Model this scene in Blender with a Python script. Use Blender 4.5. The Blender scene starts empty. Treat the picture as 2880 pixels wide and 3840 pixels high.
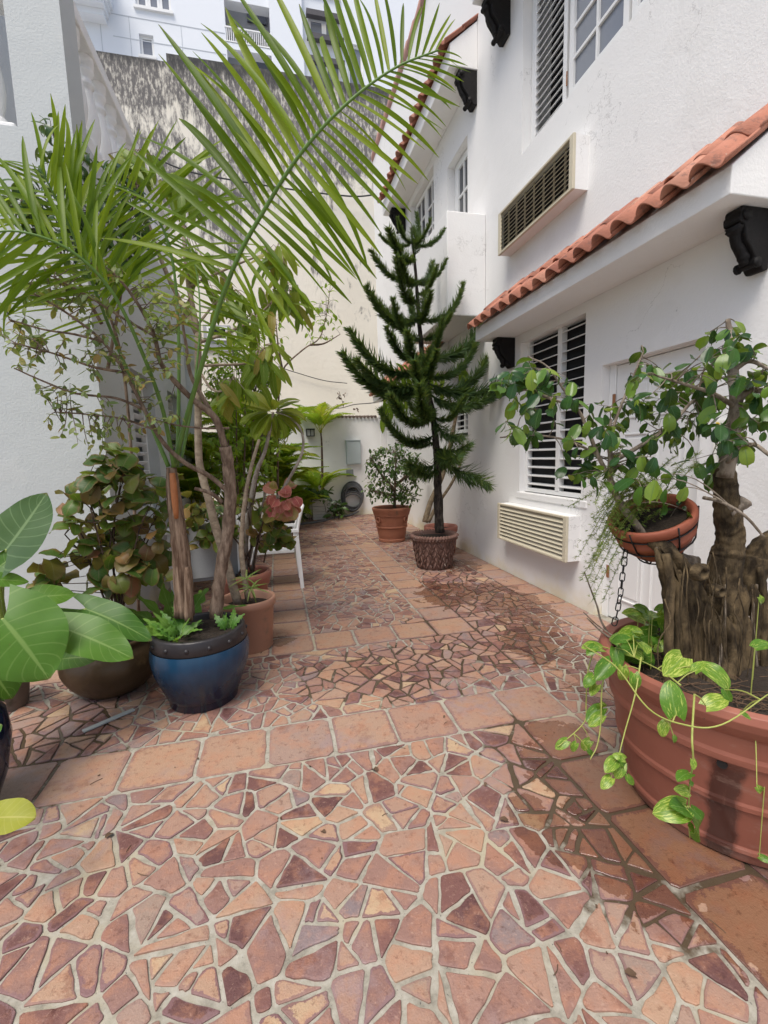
import bpy, math, random
import numpy as np
from mathutils import Vector, Matrix, noise as mnoise

R = random.Random(11)
U = R.uniform
V = Vector
PI = math.pi

# ------------------------------------------------------------------ camera, sky, sun, exposure
sc = bpy.context.scene
COL = sc.collection
FPX, CX, CY, H = 1692.0, 1440.0, 1920.0, 1.5          # focal length and centre in photograph pixels, eye height


def cam_rows(p, y, r):
    cp, sp, cy, sy, cr, sr = math.cos(p), math.sin(p), math.cos(y), math.sin(y), math.cos(r), math.sin(r)
    B = Matrix(((1, 0, 0), (0, 0, -1), (0, 1, 0)))
    Rz = Matrix(((cy, -sy, 0), (sy, cy, 0), (0, 0, 1)))
    Rx = Matrix(((1, 0, 0), (0, cp, -sp), (0, sp, cp)))
    Rr = Matrix(((cr, -sr, 0), (sr, cr, 0), (0, 0, 1)))
    return Rr @ Rx @ B @ Rz


ROT = cam_rows(math.radians(7.247), math.radians(13.178), math.radians(-1.5445))
cd = bpy.data.cameras.new('camera')
cam = bpy.data.objects.new('camera', cd)
COL.objects.link(cam)
mw = Matrix((ROT[0], -ROT[1], -ROT[2])).transposed().to_4x4()
mw.translation = (0, 0, H)
cam.matrix_world = mw
cd.sensor_fit = 'VERTICAL'
cd.sensor_height = 36
cd.lens = 36 * FPX / 3840
cd.clip_start, cd.clip_end = 0.02, 600
sc.camera = cam

SUN_EL, SUN_AZ = math.radians(64), math.radians(-136)  # azimuth from +Y towards +X: light from the left, a little behind
w = bpy.data.worlds.new("World")
sc.world = w
w.use_nodes = True
wn = w.node_tree
sky = wn.nodes.new('ShaderNodeTexSky')
sky.sky_type = 'NISHITA'
sky.sun_disc = False
sky.sun_elevation = SUN_EL
sky.sun_rotation = SUN_AZ
sky.air_density, sky.dust_density, sky.ozone_density = 1.0, 3.0, 1.0
wn.links.new(sky.outputs[0], wn.nodes['Background'].inputs[0])
wn.nodes['Background'].inputs[1].default_value = 0.085
sd = bpy.data.lights.new('sun', 'SUN')
sd.energy = 1.5
sd.angle = math.radians(30)
sd.color = (1, 0.95, 0.87)
sun = bpy.data.objects.new('sun', sd)
COL.objects.link(sun)
sv = V((math.sin(SUN_AZ) * math.cos(SUN_EL), math.cos(SUN_AZ) * math.cos(SUN_EL), math.sin(SUN_EL)))
sun.rotation_euler = (-sv).to_track_quat('-Z', 'Y').to_euler()
sc.view_settings.view_transform = 'Standard'
sc.view_settings.look = 'None'
sc.view_settings.exposure = 1.14
sc.view_settings.gamma = 1.0
sc.view_settings.use_curve_mapping = False
sc.render.engine = 'CYCLES'
sc.cycles.max_bounces = 7
sc.cycles.transparent_max_bounces = 4


def P(px, py, Y):
    """a point of the place: seen at (px, py) in the 1659 wide picture, Y metres into the courtyard"""
    d = ROT.transposed() @ V(((px * 2880 / 1659 - CX) / FPX, (py * 2880 / 1659 - CY) / FPX, 1))
    return V((0, 0, H)) + d * (Y / d.y)


def W(pts):
    return [P(*p[:3]) for p in pts]


# ------------------------------------------------------------------ materials
class Mat:
    def __init__(s, name):
        s.m = bpy.data.materials.new(name)
        s.m.use_nodes = True
        s.t = s.m.node_tree
        s.b = s.t.nodes['Principled BSDF']
        s.out = s.t.nodes['Material Output']

    def n(s, typ, **kw):
        nd = s.t.nodes.new('ShaderNode' + typ)
        for k, v in kw.items():
            if k.startswith('i_'):
                key = k[2:]
                sock = nd.inputs[int(key)] if key.isdigit() else nd.inputs[key.replace('_', ' ')]
                s.set(sock, v)
            else:
                setattr(nd, k, v)
        return nd

    def set(s, sock, v):
        if isinstance(v, bpy.types.NodeSocket):
            s.t.links.new(v, sock)
        else:
            if isinstance(v, (tuple, list)) and sock.type == 'RGBA' and len(v) == 3:
                v = (*v, 1)
            sock.default_value = v

    def pos(s):
        return s.n('NewGeometry').outputs['Position']

    def objc(s):
        return s.n('TexCoord').outputs['Object']

    def attr(s, name):
        return s.n('Attribute', attribute_name=name).outputs['Fac']

    def mapv(s, vec, scale):
        return s.n('Mapping', i_Vector=vec, i_Scale=scale).outputs[0]

    def noise(s, vec, scale, detail=4, rough=.55, dist=0):
        return s.n('TexNoise', i_Vector=vec, i_Scale=scale, i_Detail=detail, i_Roughness=rough, i_Distortion=dist).outputs['Fac']

    def ramp(s, fac, stops, interp='LINEAR'):
        nd = s.n('ValToRGB', i_0=fac)
        cr = nd.color_ramp
        cr.interpolation = interp
        while len(cr.elements) < len(stops):
            cr.elements.new(.5)
        for e, (p, c) in zip(cr.elements, stops):
            e.position = p
            e.color = (*c, 1) if isinstance(c, (tuple, list)) else (c, c, c, 1)
        return nd.outputs[0]

    def step(s, v, a, b):
        return s.n('MapRange', interpolation_type='SMOOTHSTEP', i_0=v, i_1=a, i_2=b).outputs[0]

    def mix(s, f, a, b, mode='MIX'):
        nd = s.n('Mix', data_type='RGBA', blend_type=mode)
        s.set(nd.inputs[0], f)
        s.set(nd.inputs[6], a)
        s.set(nd.inputs[7], b)
        return nd.outputs[2]

    def mth(s, op, a, b=0.0, clamp=False):
        nd = s.n('Math', operation=op, use_clamp=clamp)
        s.set(nd.inputs[0], a)
        s.set(nd.inputs[1], b)
        return nd.outputs[0]

    def bump(s, h, strength=.3, dist=.01):
        o = s.n('Bump', i_Strength=strength, i_Distance=dist, i_Height=h).outputs[0]
        s.set(s.b.inputs['Normal'], o)

    def base(s, c, rough=.6, spec=.5, metal=0):
        s.set(s.b.inputs['Base Color'], c)
        s.set(s.b.inputs['Roughness'], rough)
        s.set(s.b.inputs['Specular IOR Level'], spec)
        s.set(s.b.inputs['Metallic'], metal)
        return s


def simple(name, c, rough=.6, var=.15, scale=12, bump=0, bscale=60, spec=.4, metal=0, dirt=None):
    """a material of one colour with grain, blotches and optional dirt"""
    m = Mat(name)
    o = m.objc()
    nz = m.noise(o, scale, 5)
    col = m.mix(nz, tuple(x * (1 - var) for x in c), tuple(min(1, x * (1 + var)) for x in c))
    if dirt:
        k = m.step(m.noise(o, dirt[1], 6, .65), dirt[2], dirt[2] + .18)
        col = m.mix(k, col, dirt[0])
    m.base(col, rough, spec, metal)
    if bump:
        m.bump(m.noise(o, bscale, 5), bump, .01)
    return m.m


def plaster(name, c, stain=True):
    m = Mat(name)
    p = m.pos()
    big = m.noise(p, .9, 5)
    col = m.mix(big, tuple(x * .955 for x in c), c)
    if stain:
        z = m.n('SeparateXYZ', i_0=p).outputs[2]
        n1 = m.noise(m.mapv(p, (3, 1.3, 1.5)), 1.0, 6, .65)
        low = m.mth('ADD', m.mth('MULTIPLY', z, -2.2), m.mth('MULTIPLY', n1, 1.8))
        col = m.mix(m.mth('MULTIPLY', m.step(low, .35, 1.15), .75), col, (.66, .57, .33))
        st = m.step(m.noise(m.mapv(p, (5, 5, .55)), 1.6, 6, .7), .66, .86)
        col = m.mix(m.mth('MULTIPLY', st, .34), col, (.45, .43, .39))
        sp = m.step(m.noise(m.mapv(p, (2.5, 2.5, 2.5)), 2.2, 8, .75), .70, .78)
        col = m.mix(m.mth('MULTIPLY', sp, .3), col, (.42, .42, .42))
    cr = m.mth('ABSOLUTE', m.mth('SUBTRACT', m.noise(p, 1.1, 7, .62), .5))
    crk = m.mth('MULTIPLY', m.step(cr, .0035, .0008), m.step(m.noise(p, .8, 2), .56, .62))
    col = m.mix(m.mth('MULTIPLY', crk, .45), col, (.30, .29, .28))
    patch = m.step(m.noise(p, 1.6, 3, .5), .60, .63)
    col = m.mix(m.mth('MULTIPLY', patch, .10), col, (.62, .60, .56))
    m.base(col, .75, .3)
    m.bump(m.mth('ADD', m.mth('ADD', m.noise(p, 60, 5, .6), m.mth('MULTIPLY', m.noise(p, 3.2, 2), 2.0)), m.mth('MULTIPLY', patch, .15)), .26, .012)
    return m.m


M_wall = plaster('house_plaster', (.80, .795, .785))
M_left = plaster('left_plaster', (.50, .525, .525), True)
M_trim = simple('white_trim_paint', (.78, .78, .77), .45, .03, 6, .05)
M_dark = simple('unlit_black', (.012, .012, .014), .8, .2)  # near-black colour put in for the darkness behind openings
M_glass = Mat('window_glass').base((.055, .06, .07), .06, .6).m
M_pane = Mat('frosted_pane').base((.20, .215, .245), .12, .6).m
M_corbel = simple('black_carved_wood', (.009, .008, .008), .6, .4, 20, .4, 40, spec=.2)
M_beige = simple('beige_metal', (.56, .51, .39), .5, .06, 5, .06, 90, dirt=((.33, .27, .18), 7, .66))
M_rust = simple('rusty_hinge', (.25, .11, .05), .8, .5, 60)
M_roof = Mat('roof_clay')
_o, _r = M_roof.objc(), M_roof.n('ObjectInfo').outputs['Random']
_c = M_roof.ramp(_r, [(0, (.30, .12, .085)), (.3, (.40, .17, .115)), (.7, (.46, .20, .135)), (1, (.47, .25, .18))])
_c = M_roof.mix(M_roof.mth('MULTIPLY', M_roof.step(M_roof.noise(M_roof.pos(), 11, 7, .7), .52, .66), .7), _c, (.16, .10, .085))
_c = M_roof.mix(M_roof.mth('MULTIPLY', M_roof.step(M_roof.noise(M_roof.pos(), 26, 5, .7), .64, .7), .6), _c, (.50, .40, .33))
M_roof.base(_c, .85, .25)
M_roof.bump(M_roof.noise(M_roof.pos(), 45, 6), .35, .012)
M_roof = M_roof.m
M_cope = simple('coping_clay', (.42, .24, .20), .8, .2, 6, .1)
M_metal_w = simple('white_powder_coat', (.80, .80, .80), .35, .03, 4)
M_mesh_g = simple('grey_sling', (.30, .31, .32), .7, .1, 90)
M_black = simple('black_iron', (.012, .012, .013), .45, .3, 40, .2, 80)
M_hose = simple('grey_hose', (.085, .09, .10), .45, .25, 14)
M_soil = simple('potting_soil', (.028, .02, .014), .95, .5, 40, .9, 90)
M_conc = simple('rough_concrete', (.40, .39, .37), .9, .1, 3, .2)
M_panelbox = simple('grey_box_paint', (.46, .52, .53), .45, .06, 8, .05, 60)
M_cable = simple('black_cable', (.03, .03, .03), .6, .2)
M_deadleaf = simple('dead_leaf', (.10, .06, .035), .8, .4, 20)


def blobs(m, p, lst, wob=.55, nscale=4.5):
    """a mask of wet or dark patches: ellipses on the ground with ragged rims"""
    sep = m.n('SeparateXYZ', i_0=p)
    x, y = sep.outputs[0], sep.outputs[1]
    best = None
    for cx, cy, rx, ry in lst:
        dx = m.mth('DIVIDE', m.mth('SUBTRACT', x, cx), rx)
        dy = m.mth('DIVIDE', m.mth('SUBTRACT', y, cy), ry)
        d = m.mth('SUBTRACT', 1.0, m.mth('SQRT', m.mth('ADD', m.mth('MULTIPLY', dx, dx), m.mth('MULTIPLY', dy, dy))))
        best = d if best is None else m.mth('MAXIMUM', best, d)
    nz = m.noise(p, nscale, 5, .6)
    return m.mth('ADD', best, m.mth('MULTIPLY', m.mth('SUBTRACT', nz, .5), wob * 2))


WET = [(1.95, 3.0, .4, .6), (.95, 1.45, .14, .25), (2.0, 2.3, .35, .5), (1.42, .95, .3, .3), (1.33, 1.72, .34, .5), (1.22, 1.25, .26, .42), (1.6, 1.35, .4, .5), (1.75, 4.4, .55, .6), (2.2, 3.9, .45, 1.0), (-.06, 3.62, .16, .16), (2.3, 5.5, .4, .5), (1.6, .8, .5, .5)]
DAMP = [(.75, 2.92, .85, .50), (1.25, 1.6, .42, .8), (1.6, 1.0, .4, .6), (1.55, 3.4, .7, .9), (2.0, 4.4, .7, 1.2), (-1.3, 2.6, .5, .6)]


def tile_mat():
    m = Mat('terracotta_tile')
    p = m.pos()
    tint, edge, wear = m.attr('shade'), m.attr('edge'), m.attr('wear')
    c = m.ramp(tint, [(0, (0.105, 0.046, 0.043)), (.12, (0.171, 0.079, 0.066)), (.26, (0.220, 0.121, 0.100)), (.42, (0.295, 0.172, 0.130)), (.58, (0.322, 0.203, 0.145)), (.74, (0.358, 0.228, 0.150)), (.84, (0.277, 0.192, 0.161)), (.91, (0.187, 0.144, 0.145)), (.96, (0.384, 0.262, 0.162)), (1, (0.410, 0.292, 0.183))])
    n1 = m.noise(p, 9, 7, .66)
    c = m.mix(m.mth('MULTIPLY', m.step(n1, .45, .62), .75), c, m.mix(.6, c, (.38, .18, .105)))
    n3 = m.noise(p, 6.5, 8, .72)
    c = m.mix(m.mth('MULTIPLY', m.step(n3, .54, .66), .6), c, m.mix(1, c, (.58, .42, .40), 'MULTIPLY'))
    n2 = m.noise(p, 42, 7, .74)
    c = m.mix(m.mth('MULTIPLY', m.step(n2, .54, .66), .55), c, m.mix(1, c, (.42, .30, .27), 'MULTIPLY'))
    c = m.mix(m.mth('MULTIPLY', m.step(m.noise(p, 75, 6, .7), .55, .7), .35), c, (.50, .33, .25))
    # worn glaze: a dark plum rim of ragged width round each piece
    e = m.mth('ADD', m.mth('MULTIPLY', edge, 1.0), m.mth('MULTIPLY', m.mth('SUBTRACT', m.noise(p, 34, 8, .75), .5), 2.6))
    k = m.mth('MULTIPLY', m.step(e, .56, .74), wear)
    c = m.mix(k, c, m.mix(m.noise(p, 5, 3), (.15, .06, .058), (.21, .135, .14)))
    glz = m.mth('MULTIPLY', m.step(m.noise(p, 1.3, 5, .6), .50, .62), m.step(m.noise(p, 12, 6, .65), .40, .60))
    c = m.mix(m.mth('MULTIPLY', glz, .55), c, (.27, .20, .205))
    spk = m.step(m.noise(p, 120, 3, .6), .70, .76)
    c = m.mix(m.mth('MULTIPLY', spk, .65), c, (.05, .03, .03))
    wet = m.step(blobs(m, p, WET, .8, 5.5), .25, .30)
    c = m.mix(m.mth('MULTIPLY', wet, .8), c, m.mix(1.0, c, (.50, .36, .27), 'MULTIPLY'))
    r = m.mth('SUBTRACT', m.mth('ADD', .46, m.mth('MULTIPLY', n2, .3)), m.mth('MULTIPLY', glz, .26))
    m.base(c, m.mth('MAXIMUM', m.mth('SUBTRACT', r, m.mth('MULTIPLY', wet, .5)), .035), m.mth('ADD', .42, m.mth('MULTIPLY', wet, .35)))
    m.bump(m.mth('ADD', m.mth('ADD', m.mth('MULTIPLY', n2, .9), m.noise(p, 11, 4)), m.noise(p, 160, 3)), .38, .006)
    return m.m


def grout_mat():
    m = Mat('grout')
    p = m.pos()
    n = m.noise(p, 16, 7, .7)
    c = m.ramp(n, [(.25, (.13, .12, .095)), (.48, (.30, .28, .23)), (.75, (.44, .42, .365))])
    c = m.mix(m.step(m.noise(p, 2.2, 5), .52, .66), c, (.36, .32, .23))
    c = m.mix(m.mth('MULTIPLY', m.step(m.noise(p, 90, 4, .6), .64, .7), .8), c, (.045, .045, .045))
    d = m.step(blobs(m, p, DAMP, .75, 5.0), .12, .32)
    c = m.mix(m.mth('MULTIPLY', d, .96), c, (.07, .048, .028))
    m.base(c, m.mth('SUBTRACT', .85, m.mth('MULTIPLY', d, .68)), .35)
    m.bump(n, .5, .01)
    return m.m


M_tile, M_grout = tile_mat(), grout_mat()


def stained_mat():
    m = Mat('mould_stained_render')
    p = m.pos()
    z = m.n('SeparateXYZ', i_0=p).outputs[2]
    c = m.mix(m.noise(p, .7, 6), (.70, .645, .54), (.84, .79, .69))
    h = m.n('MapRange', i_0=z, i_1=5.0, i_2=11.9).outputs[0]
    streak = m.noise(m.mapv(p, (2.0, 1, .5)), 1.5, 10, .74, .5)
    big = m.noise(m.mapv(p, (.45, 1, .42)), 1.0, 5, .6)
    v = m.mth('ADD', m.mth('ADD', m.mth('MULTIPLY', streak, .9), m.mth('MULTIPLY', big, 1.0)), m.mth('MULTIPLY', h, .46))
    k = m.step(v, 1.15, 1.27)
    fine = m.noise(m.mapv(p, (7, 1, 2.2)), 2.0, 8, .7)
    k = m.mth('MULTIPLY', k, m.mth('ADD', .25, m.mth('MULTIPLY', m.step(fine, .36, .54), .75)))
    c = m.mix(m.mth('MULTIPLY', k, .93), c, m.mix(fine, (.05, .047, .05), (.15, .14, .14)))
    top = m.step(m.mth('ADD', z, m.mth('MULTIPLY', streak, 1.0)), 11.9, 12.35)
    c = m.mix(m.mth('MULTIPLY', top, .85), c, (.05, .05, .05))
    m.base(c, .9, .2)
    m.bump(m.mth('ADD', fine, m.noise(p, 9, 5)), .35, .03)
    return m.m


def bark(name, c1, c2, stretch=(1, 1, .25), scale=30, bump=.6):
    m = Mat(name)
    o = m.objc()
    n = m.noise(m.mapv(o, stretch), scale, 7, .65)
    m.base(m.mix(m.step(n, .35, .68), c1, c2), .85, .25)
    m.bump(m.mth('ADD', n, m.noise(o, 9, 4)), bump, .02)
    return m.m


def leaf_mat(name, stops, rough=.38, trans=.3, vein=None, varieg=None, rim=None):
    """returns two materials: one tinted per object, one tinted per face"""
    out = []
    for src in ('obj', 'face'):
        m = Mat(name + ('' if src == 'obj' else '_mass'))
        t = m.n('ObjectInfo').outputs['Random'] if src == 'obj' else m.attr('tint')
        c = m.ramp(t, stops)
        uv = m.n('UVMap', uv_map='uv').outputs[0]
        sep = m.n('SeparateXYZ', i_0=uv)
        u, v = sep.outputs[0], sep.outputs[1]
        vv = m.mth('ABSOLUTE', m.mth('SUBTRACT', v, .5))
        o = m.pos()
        c = m.mix(m.mth('MULTIPLY', m.noise(o, 25, 4), .55), c, m.mix(1, c, (.55, .6, .5), 'MULTIPLY'))
        spots = m.mth('MAXIMUM', m.step(m.noise(o, 60, 3, .6), .70, .75), m.step(m.mth('ADD', u, m.mth('MULTIPLY', m.noise(o, 18, 3), .12)), 1.01, 1.06))
        c = m.mix(m.mth('MULTIPLY', spots, .6), c, (.13, .085, .03))
        if varieg:
            n = m.noise(m.mapv(uv, (1.4, 7, 1)), 2.6, 5, .6, .6)
            n = m.mth('ADD', n, m.mth('MULTIPLY', m.mth('SUBTRACT', t, .5), .12))
            c = m.mix(m.step(n, .545, .61), c, varieg)
        if rim:
            c = m.mix(m.step(m.mth('ADD', vv, m.mth('MULTIPLY', m.mth('SUBTRACT', m.noise(uv, 4, 4), .5), .4)), .3, .5), c, rim)
        if vein:
            side = m.n('TexWave', wave_type='BANDS', bands_direction='X', i_Vector=m.n('CombineXYZ', i_0=m.mth('SUBTRACT', u, m.mth('MULTIPLY', vv, .55)), i_1=0.0, i_2=0.0).outputs[0], i_Scale=2.3, i_Distortion=0.3).outputs['Fac']
            k = m.mth('MAXIMUM', m.step(vv, .035, .012), m.mth('MULTIPLY', m.step(side, .94, .995), .45))
            c = m.mix(m.mth('MULTIPLY', k, .75), c, vein)
        m.base(c, rough + .06, .28)
        tr = m.n('BsdfTranslucent', i_Color=m.mix(.45, m.mix(1, c, (1.5, 1.5, 1.2), 'MULTIPLY'), (.36, .48, .03)))
        mx = m.n('MixShader')
        m.set(mx.inputs[0], trans)
        m.t.links.new(m.b.outputs[0], mx.inputs[1])
        m.t.links.new(tr.outputs[0], mx.inputs[2])
        m.t.links.new(mx.outputs[0], m.out.inputs[0])
        out.append(m.m)
    return out


# ------------------------------------------------------------------ mesh building
class MB:
    """collects vertices and faces, then links them as one mesh object"""

    def __init__(s):
        s.v, s.f, s.t, s.uv, s.a = [], [], [], [], {}

    def add(s, vs, fs, tint=.5, uv=None):
        o = len(s.v)
        s.v += [tuple(x) for x in vs]
        s.f += [tuple(i + o for i in f) for f in fs]
        s.t += [tint] * len(fs)
        s.uv += list(uv) if uv else [(0, .5)] * len(vs)

    def box(s, x0, x1, y0, y1, z0, z1, mtx=None):
        vs = [V((x, y, z)) for x in (x0, x1) for y in (y0, y1) for z in (z0, z1)]
        if mtx:
            vs = [mtx @ q for q in vs]
        s.add(vs, [(0, 1, 3, 2), (4, 6, 7, 5), (0, 4, 5, 1), (2, 3, 7, 6), (0, 2, 6, 4), (1, 5, 7, 3)])
        return s

    def tube(s, pts, rad, n=8, cap=True, tint=.5, wob=0):
        pts = [V(p) for p in pts]
        k = len(pts)
        if not isinstance(rad, (list, tuple)):
            rad = [rad] * k
        elif len(rad) != k:
            rad = [rad[0] + (rad[-1] - rad[0]) * i / (k - 1) for i in range(k)]
        vs, fs, up = [], [], None
        for i, p in enumerate(pts):
            t = (pts[min(i + 1, k - 1)] - pts[max(i - 1, 0)])
            t = t.normalized() if t.length > 1e-9 else V((0, 0, 1))
            if up is None:
                up = V((0, 0, 1)) if abs(t.z) < .9 else V((1, 0, 0))
            x = up - t * up.dot(t)
            x = x.normalized() if x.length > 1e-6 else t.orthogonal().normalized()
            y = t.cross(x)
            up = x
            for j in range(n):
                a = 2 * PI * j / n
                r = rad[i] * (1 + (U(-wob, wob) if wob else 0))
                vs.append(p + x * (math.cos(a) * r) + y * (math.sin(a) * r))
        for i in range(k - 1):
            for j in range(n):
                a, b = i * n + j, i * n + (j + 1) % n
                fs.append((a, b, b + n, a + n))
        if cap:
            fs.append(tuple(range(n - 1, -1, -1)))
            fs.append(tuple(range((k - 1) * n, k * n)))
        s.add(vs, fs, tint)
        return s

    def lathe(s, prof, n=40, c=(0, 0, 0), wob=0, closed=False):
        vs, fs = [], []
        k = len(prof)
        for r, z in prof:
            for j in range(n):
                a = 2 * PI * j / n
                rr = r * (1 + wob * mnoise.noise(V((math.cos(a) * 2, math.sin(a) * 2, z * 4))))
                vs.append((c[0] + math.cos(a) * rr, c[1] + math.sin(a) * rr, c[2] + z))
        for i in range(k - 1):
            for j in range(n):
                a, b = i * n + j, i * n + (j + 1) % n
                fs.append((a, b, b + n, a + n))
        s.add(vs, fs)
        return s

    def prism(s, poly, d, mtx=None):
        """polygon in XZ extruded by d along +Y"""
        n = len(poly)
        vs = [V((x, 0, z)) for x, z in poly] + [V((x, d, z)) for x, z in poly]
        if mtx:
            vs = [mtx @ q for q in vs]
        s.add(vs, [tuple(range(n)), tuple(range(2 * n - 1, n - 1, -1))] + [(i, i + n, (i + 1) % n + n, (i + 1) % n) for i in range(n)])
        return s

    def mesh(s, name, mat, smooth=False, attrs=None):
        me = bpy.data.meshes.new(name)
        me.from_pydata(s.v, [], s.f)
        if mat:
            me.materials.append(mat)
        if smooth:
            me.polygons.foreach_set('use_smooth', [True] * len(me.polygons))
        at = me.attributes.new('tint', 'FLOAT', 'FACE')
        at.data.foreach_set('value', s.t)
        l = me.uv_layers.new(name='uv')
        li = np.zeros(len(me.loops), dtype=np.int32)
        me.loops.foreach_get('vertex_index', li)
        l.data.foreach_set('uv', np.array(s.uv, dtype=np.float32)[li].ravel())
        for k, vals in (attrs or {}).items():
            a2 = me.attributes.new(k, 'FLOAT', 'POINT')
            a2.data.foreach_set('value', vals)
        me.update()
        return me

    def build(s, name, mat, parent=None, smooth=False, bevel=0, **kw):
        o = link(name, s.mesh(name, mat, smooth), parent)
        if bevel:
            b = o.modifiers.new('bevel', 'BEVEL')
            b.width = bevel
            b.segments = 2
            b.limit_method = 'ANGLE'
        return o


def link(name, me, parent=None, mtx=None):
    o = bpy.data.objects.new(name, me)
    COL.objects.link(o)
    if parent is not None:
        o.parent = parent
        if parent.type == 'EMPTY' and parent.get('off') is not None:
            o.matrix_parent_inverse = Matrix.Translation(-V(parent['off']))
    if mtx is not None:
        o.matrix_basis = mtx
    return o


def thing(name, label, cat, loc=(0, 0, 0), group=None):
    """an Empty at the thing's base; its parts keep world coordinates"""
    o = bpy.data.objects.new(name, None)
    COL.objects.link(o)
    o.location = loc
    o.empty_display_size = .1
    o['off'] = tuple(loc)
    return tag(o, label, cat, group)


def tag(o, label, cat, group=None, kind=None):
    o['label'] = label
    o['category'] = cat
    if group:
        o['group'] = group
    if kind:
        o['kind'] = kind
    return o


def stuff(o):
    o['kind'] = 'stuff'
    return o


def smooth_path(pts, n=5):
    pts = [V(p) for p in pts]
    if len(pts) < 3:
        return [pts[0].lerp(pts[-1], i / n) for i in range(n + 1)]
    q = [pts[0] * 2 - pts[1]] + pts + [pts[-1] * 2 - pts[-2]]
    out = []
    for i in range(1, len(q) - 2):
        a, b, c, d = q[i - 1], q[i], q[i + 1], q[i + 2]
        for j in range(n):
            t = j / n
            out.append(.5 * ((2 * b) + (c - a) * t + (2 * a - 5 * b + 4 * c - d) * t * t + (3 * b - a - 3 * c + d) * t ** 3))
    out.append(pts[-1])
    return out


def frame(loc, d, up=(0, 0, 1), s=1.0):
    """a matrix with X along d and Z towards up"""
    x = V(d).normalized()
    u = V(up)
    y = u.cross(x)
    if y.length < 1e-4:
        y = x.orthogonal()
    y.normalize()
    z = x.cross(y)
    m = Matrix((x * s, y * s, z * s)).transposed().to_4x4()
    m.translation = loc
    return m


def panel(O, Ud, Vd, N, w_, h_, holes, depth, mb):
    """a wall slab with openings: front, back, rims and reveals"""
    O, Ud, Vd, N = V(O), V(Ud), V(Vd), V(N)
    us = sorted({0, w_} | {min(max(h[0], 0), w_) for h in holes} | {min(max(h[1], 0), w_) for h in holes})
    vs = sorted({0, h_} | {min(max(h[2], 0), h_) for h in holes} | {min(max(h[3], 0), h_) for h in holes})
    q = lambda u, v, d: O + Ud * u + Vd * v - N * d
    for i in range(len(us) - 1):
        for j in range(len(vs) - 1):
            cu, cv = (us[i] + us[i + 1]) / 2, (vs[j] + vs[j + 1]) / 2
            if any(h[0] < cu < h[1] and h[2] < cv < h[3] for h in holes):
                continue
            for d in (0, depth):
                mb.add([q(us[i], vs[j], d), q(us[i + 1], vs[j], d), q(us[i + 1], vs[j + 1], d), q(us[i], vs[j + 1], d)], [(0, 1, 2, 3)])
    for a, b, c, e in [(0, w_, 0, h_)] + list(holes):
        a, b, c, e = max(a, 0), min(b, w_), max(c, 0), min(e, h_)
        for (u0, v0, u1, v1) in ((a, c, b, c), (b, c, b, e), (b, e, a, e), (a, e, a, c)):
            mb.add([q(u0, v0, 0), q(u1, v1, 0), q(u1, v1, depth), q(u0, v0, depth)], [(0, 1, 2, 3)])
    return mb


# ------------------------------------------------------------------ leaves
def leaf_geo(L, Wd, a=.6, b=.8, bend=.3, fold=.15, wave=0, lob=0, nu=6, cols=1, tip=0, seed=0, twist=0):
    """a leaf along +X from its stalk, up = +Z"""
    rr = random.Random(seed)
    mx = max((i / 60) ** a * (1 - i / 60) ** b for i in range(1, 60))
    vs, fs, uv = [], [], []
    nc = 2 * cols + 1
    ph = rr.uniform(0, 6)
    for i in range(nu + 1):
        u = i / nu
        uu = min(max(u, .03), .995)
        wv = uu ** a * (1 - uu) ** b / mx
        if lob:
            wv = max(wv, .55 * (1 - u * 2.2)) if u < .4 else wv
        if tip and u > 1 - tip:
            wv = min(wv, .10 + .02)
        hw = Wd / 2 * wv
        th = bend * u
        cx = L * (math.sin(th) / bend if abs(bend) > 1e-3 else u)
        cz = -L * ((1 - math.cos(th)) / bend if abs(bend) > 1e-3 else 0)
        tw = twist * u
        for j in range(-cols, cols + 1):
            f_ = j / cols
            y = hw * f_
            z = abs(y) * fold * 2 + (wave * L * math.sin(u * 13 + ph + (2 if j > 0 else 0)) * abs(f_) ** 2)
            x = -lob * L * (1 - u) ** 3 * abs(f_) ** 1.3
            y2, z2 = y * math.cos(tw) - z * math.sin(tw), y * math.sin(tw) + z * math.cos(tw)
            vs.append((cx + x * math.cos(th) + z2 * math.sin(th), y2, cz - x * math.sin(th) + z2 * math.cos(th)))
            uv.append((u, .5 + .5 * f_))
    for i in range(nu):
        for j in range(nc - 1):
            p = i * nc + j
            fs.append((p, p + nc, p + nc + 1, p + 1))
    return vs, fs, uv


class Leaves:
    """leaf shapes of one species: the largest become parts, the rest one mass"""

    def __init__(s, name, mats, geos):
        s.name, s.mats, s.geos = name, mats, geos
        s.me = []
        for g in geos:
            b = MB()
            b.add(g[0], g[1], .5, g[2])
            s.me.append(b.mesh(name, mats[0], True))

    def place(s, parent, lst, limit=300, part='leaf', mass='foliage'):
        """lst: (loc, dir, up, scale)"""
        eye = V((0, 0, H))
        lst = sorted(lst, key=lambda q: -q[3] / max((V(q[0]) - eye).length, .1))
        for q in lst[:limit]:
            link(part, s.me[R.randrange(len(s.me))], parent, frame(*q))
        rest = lst[limit:]
        if rest:
            s.merge(parent, rest, mass)

    def merge(s, parent, rest, mass='foliage'):
        b = MB()
        arrs = [np.c_[np.array(g[0]), np.ones(len(g[0]))] for g in s.geos]
        for q in rest:
            k = R.randrange(len(s.geos))
            m = np.array(frame(*q))
            b.add((arrs[k] @ m.T)[:, :3].tolist(), s.geos[k][1], R.random(), s.geos[k][2])
        return stuff(b.build(mass, s.mats[1], parent, True))


def rand_dir(zlo=-1, zhi=1):
    a, z = U(0, 2 * PI), U(zlo, zhi)
    r = math.sqrt(max(0, 1 - z * z))
    return V((math.cos(a) * r, math.sin(a) * r, z))


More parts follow.
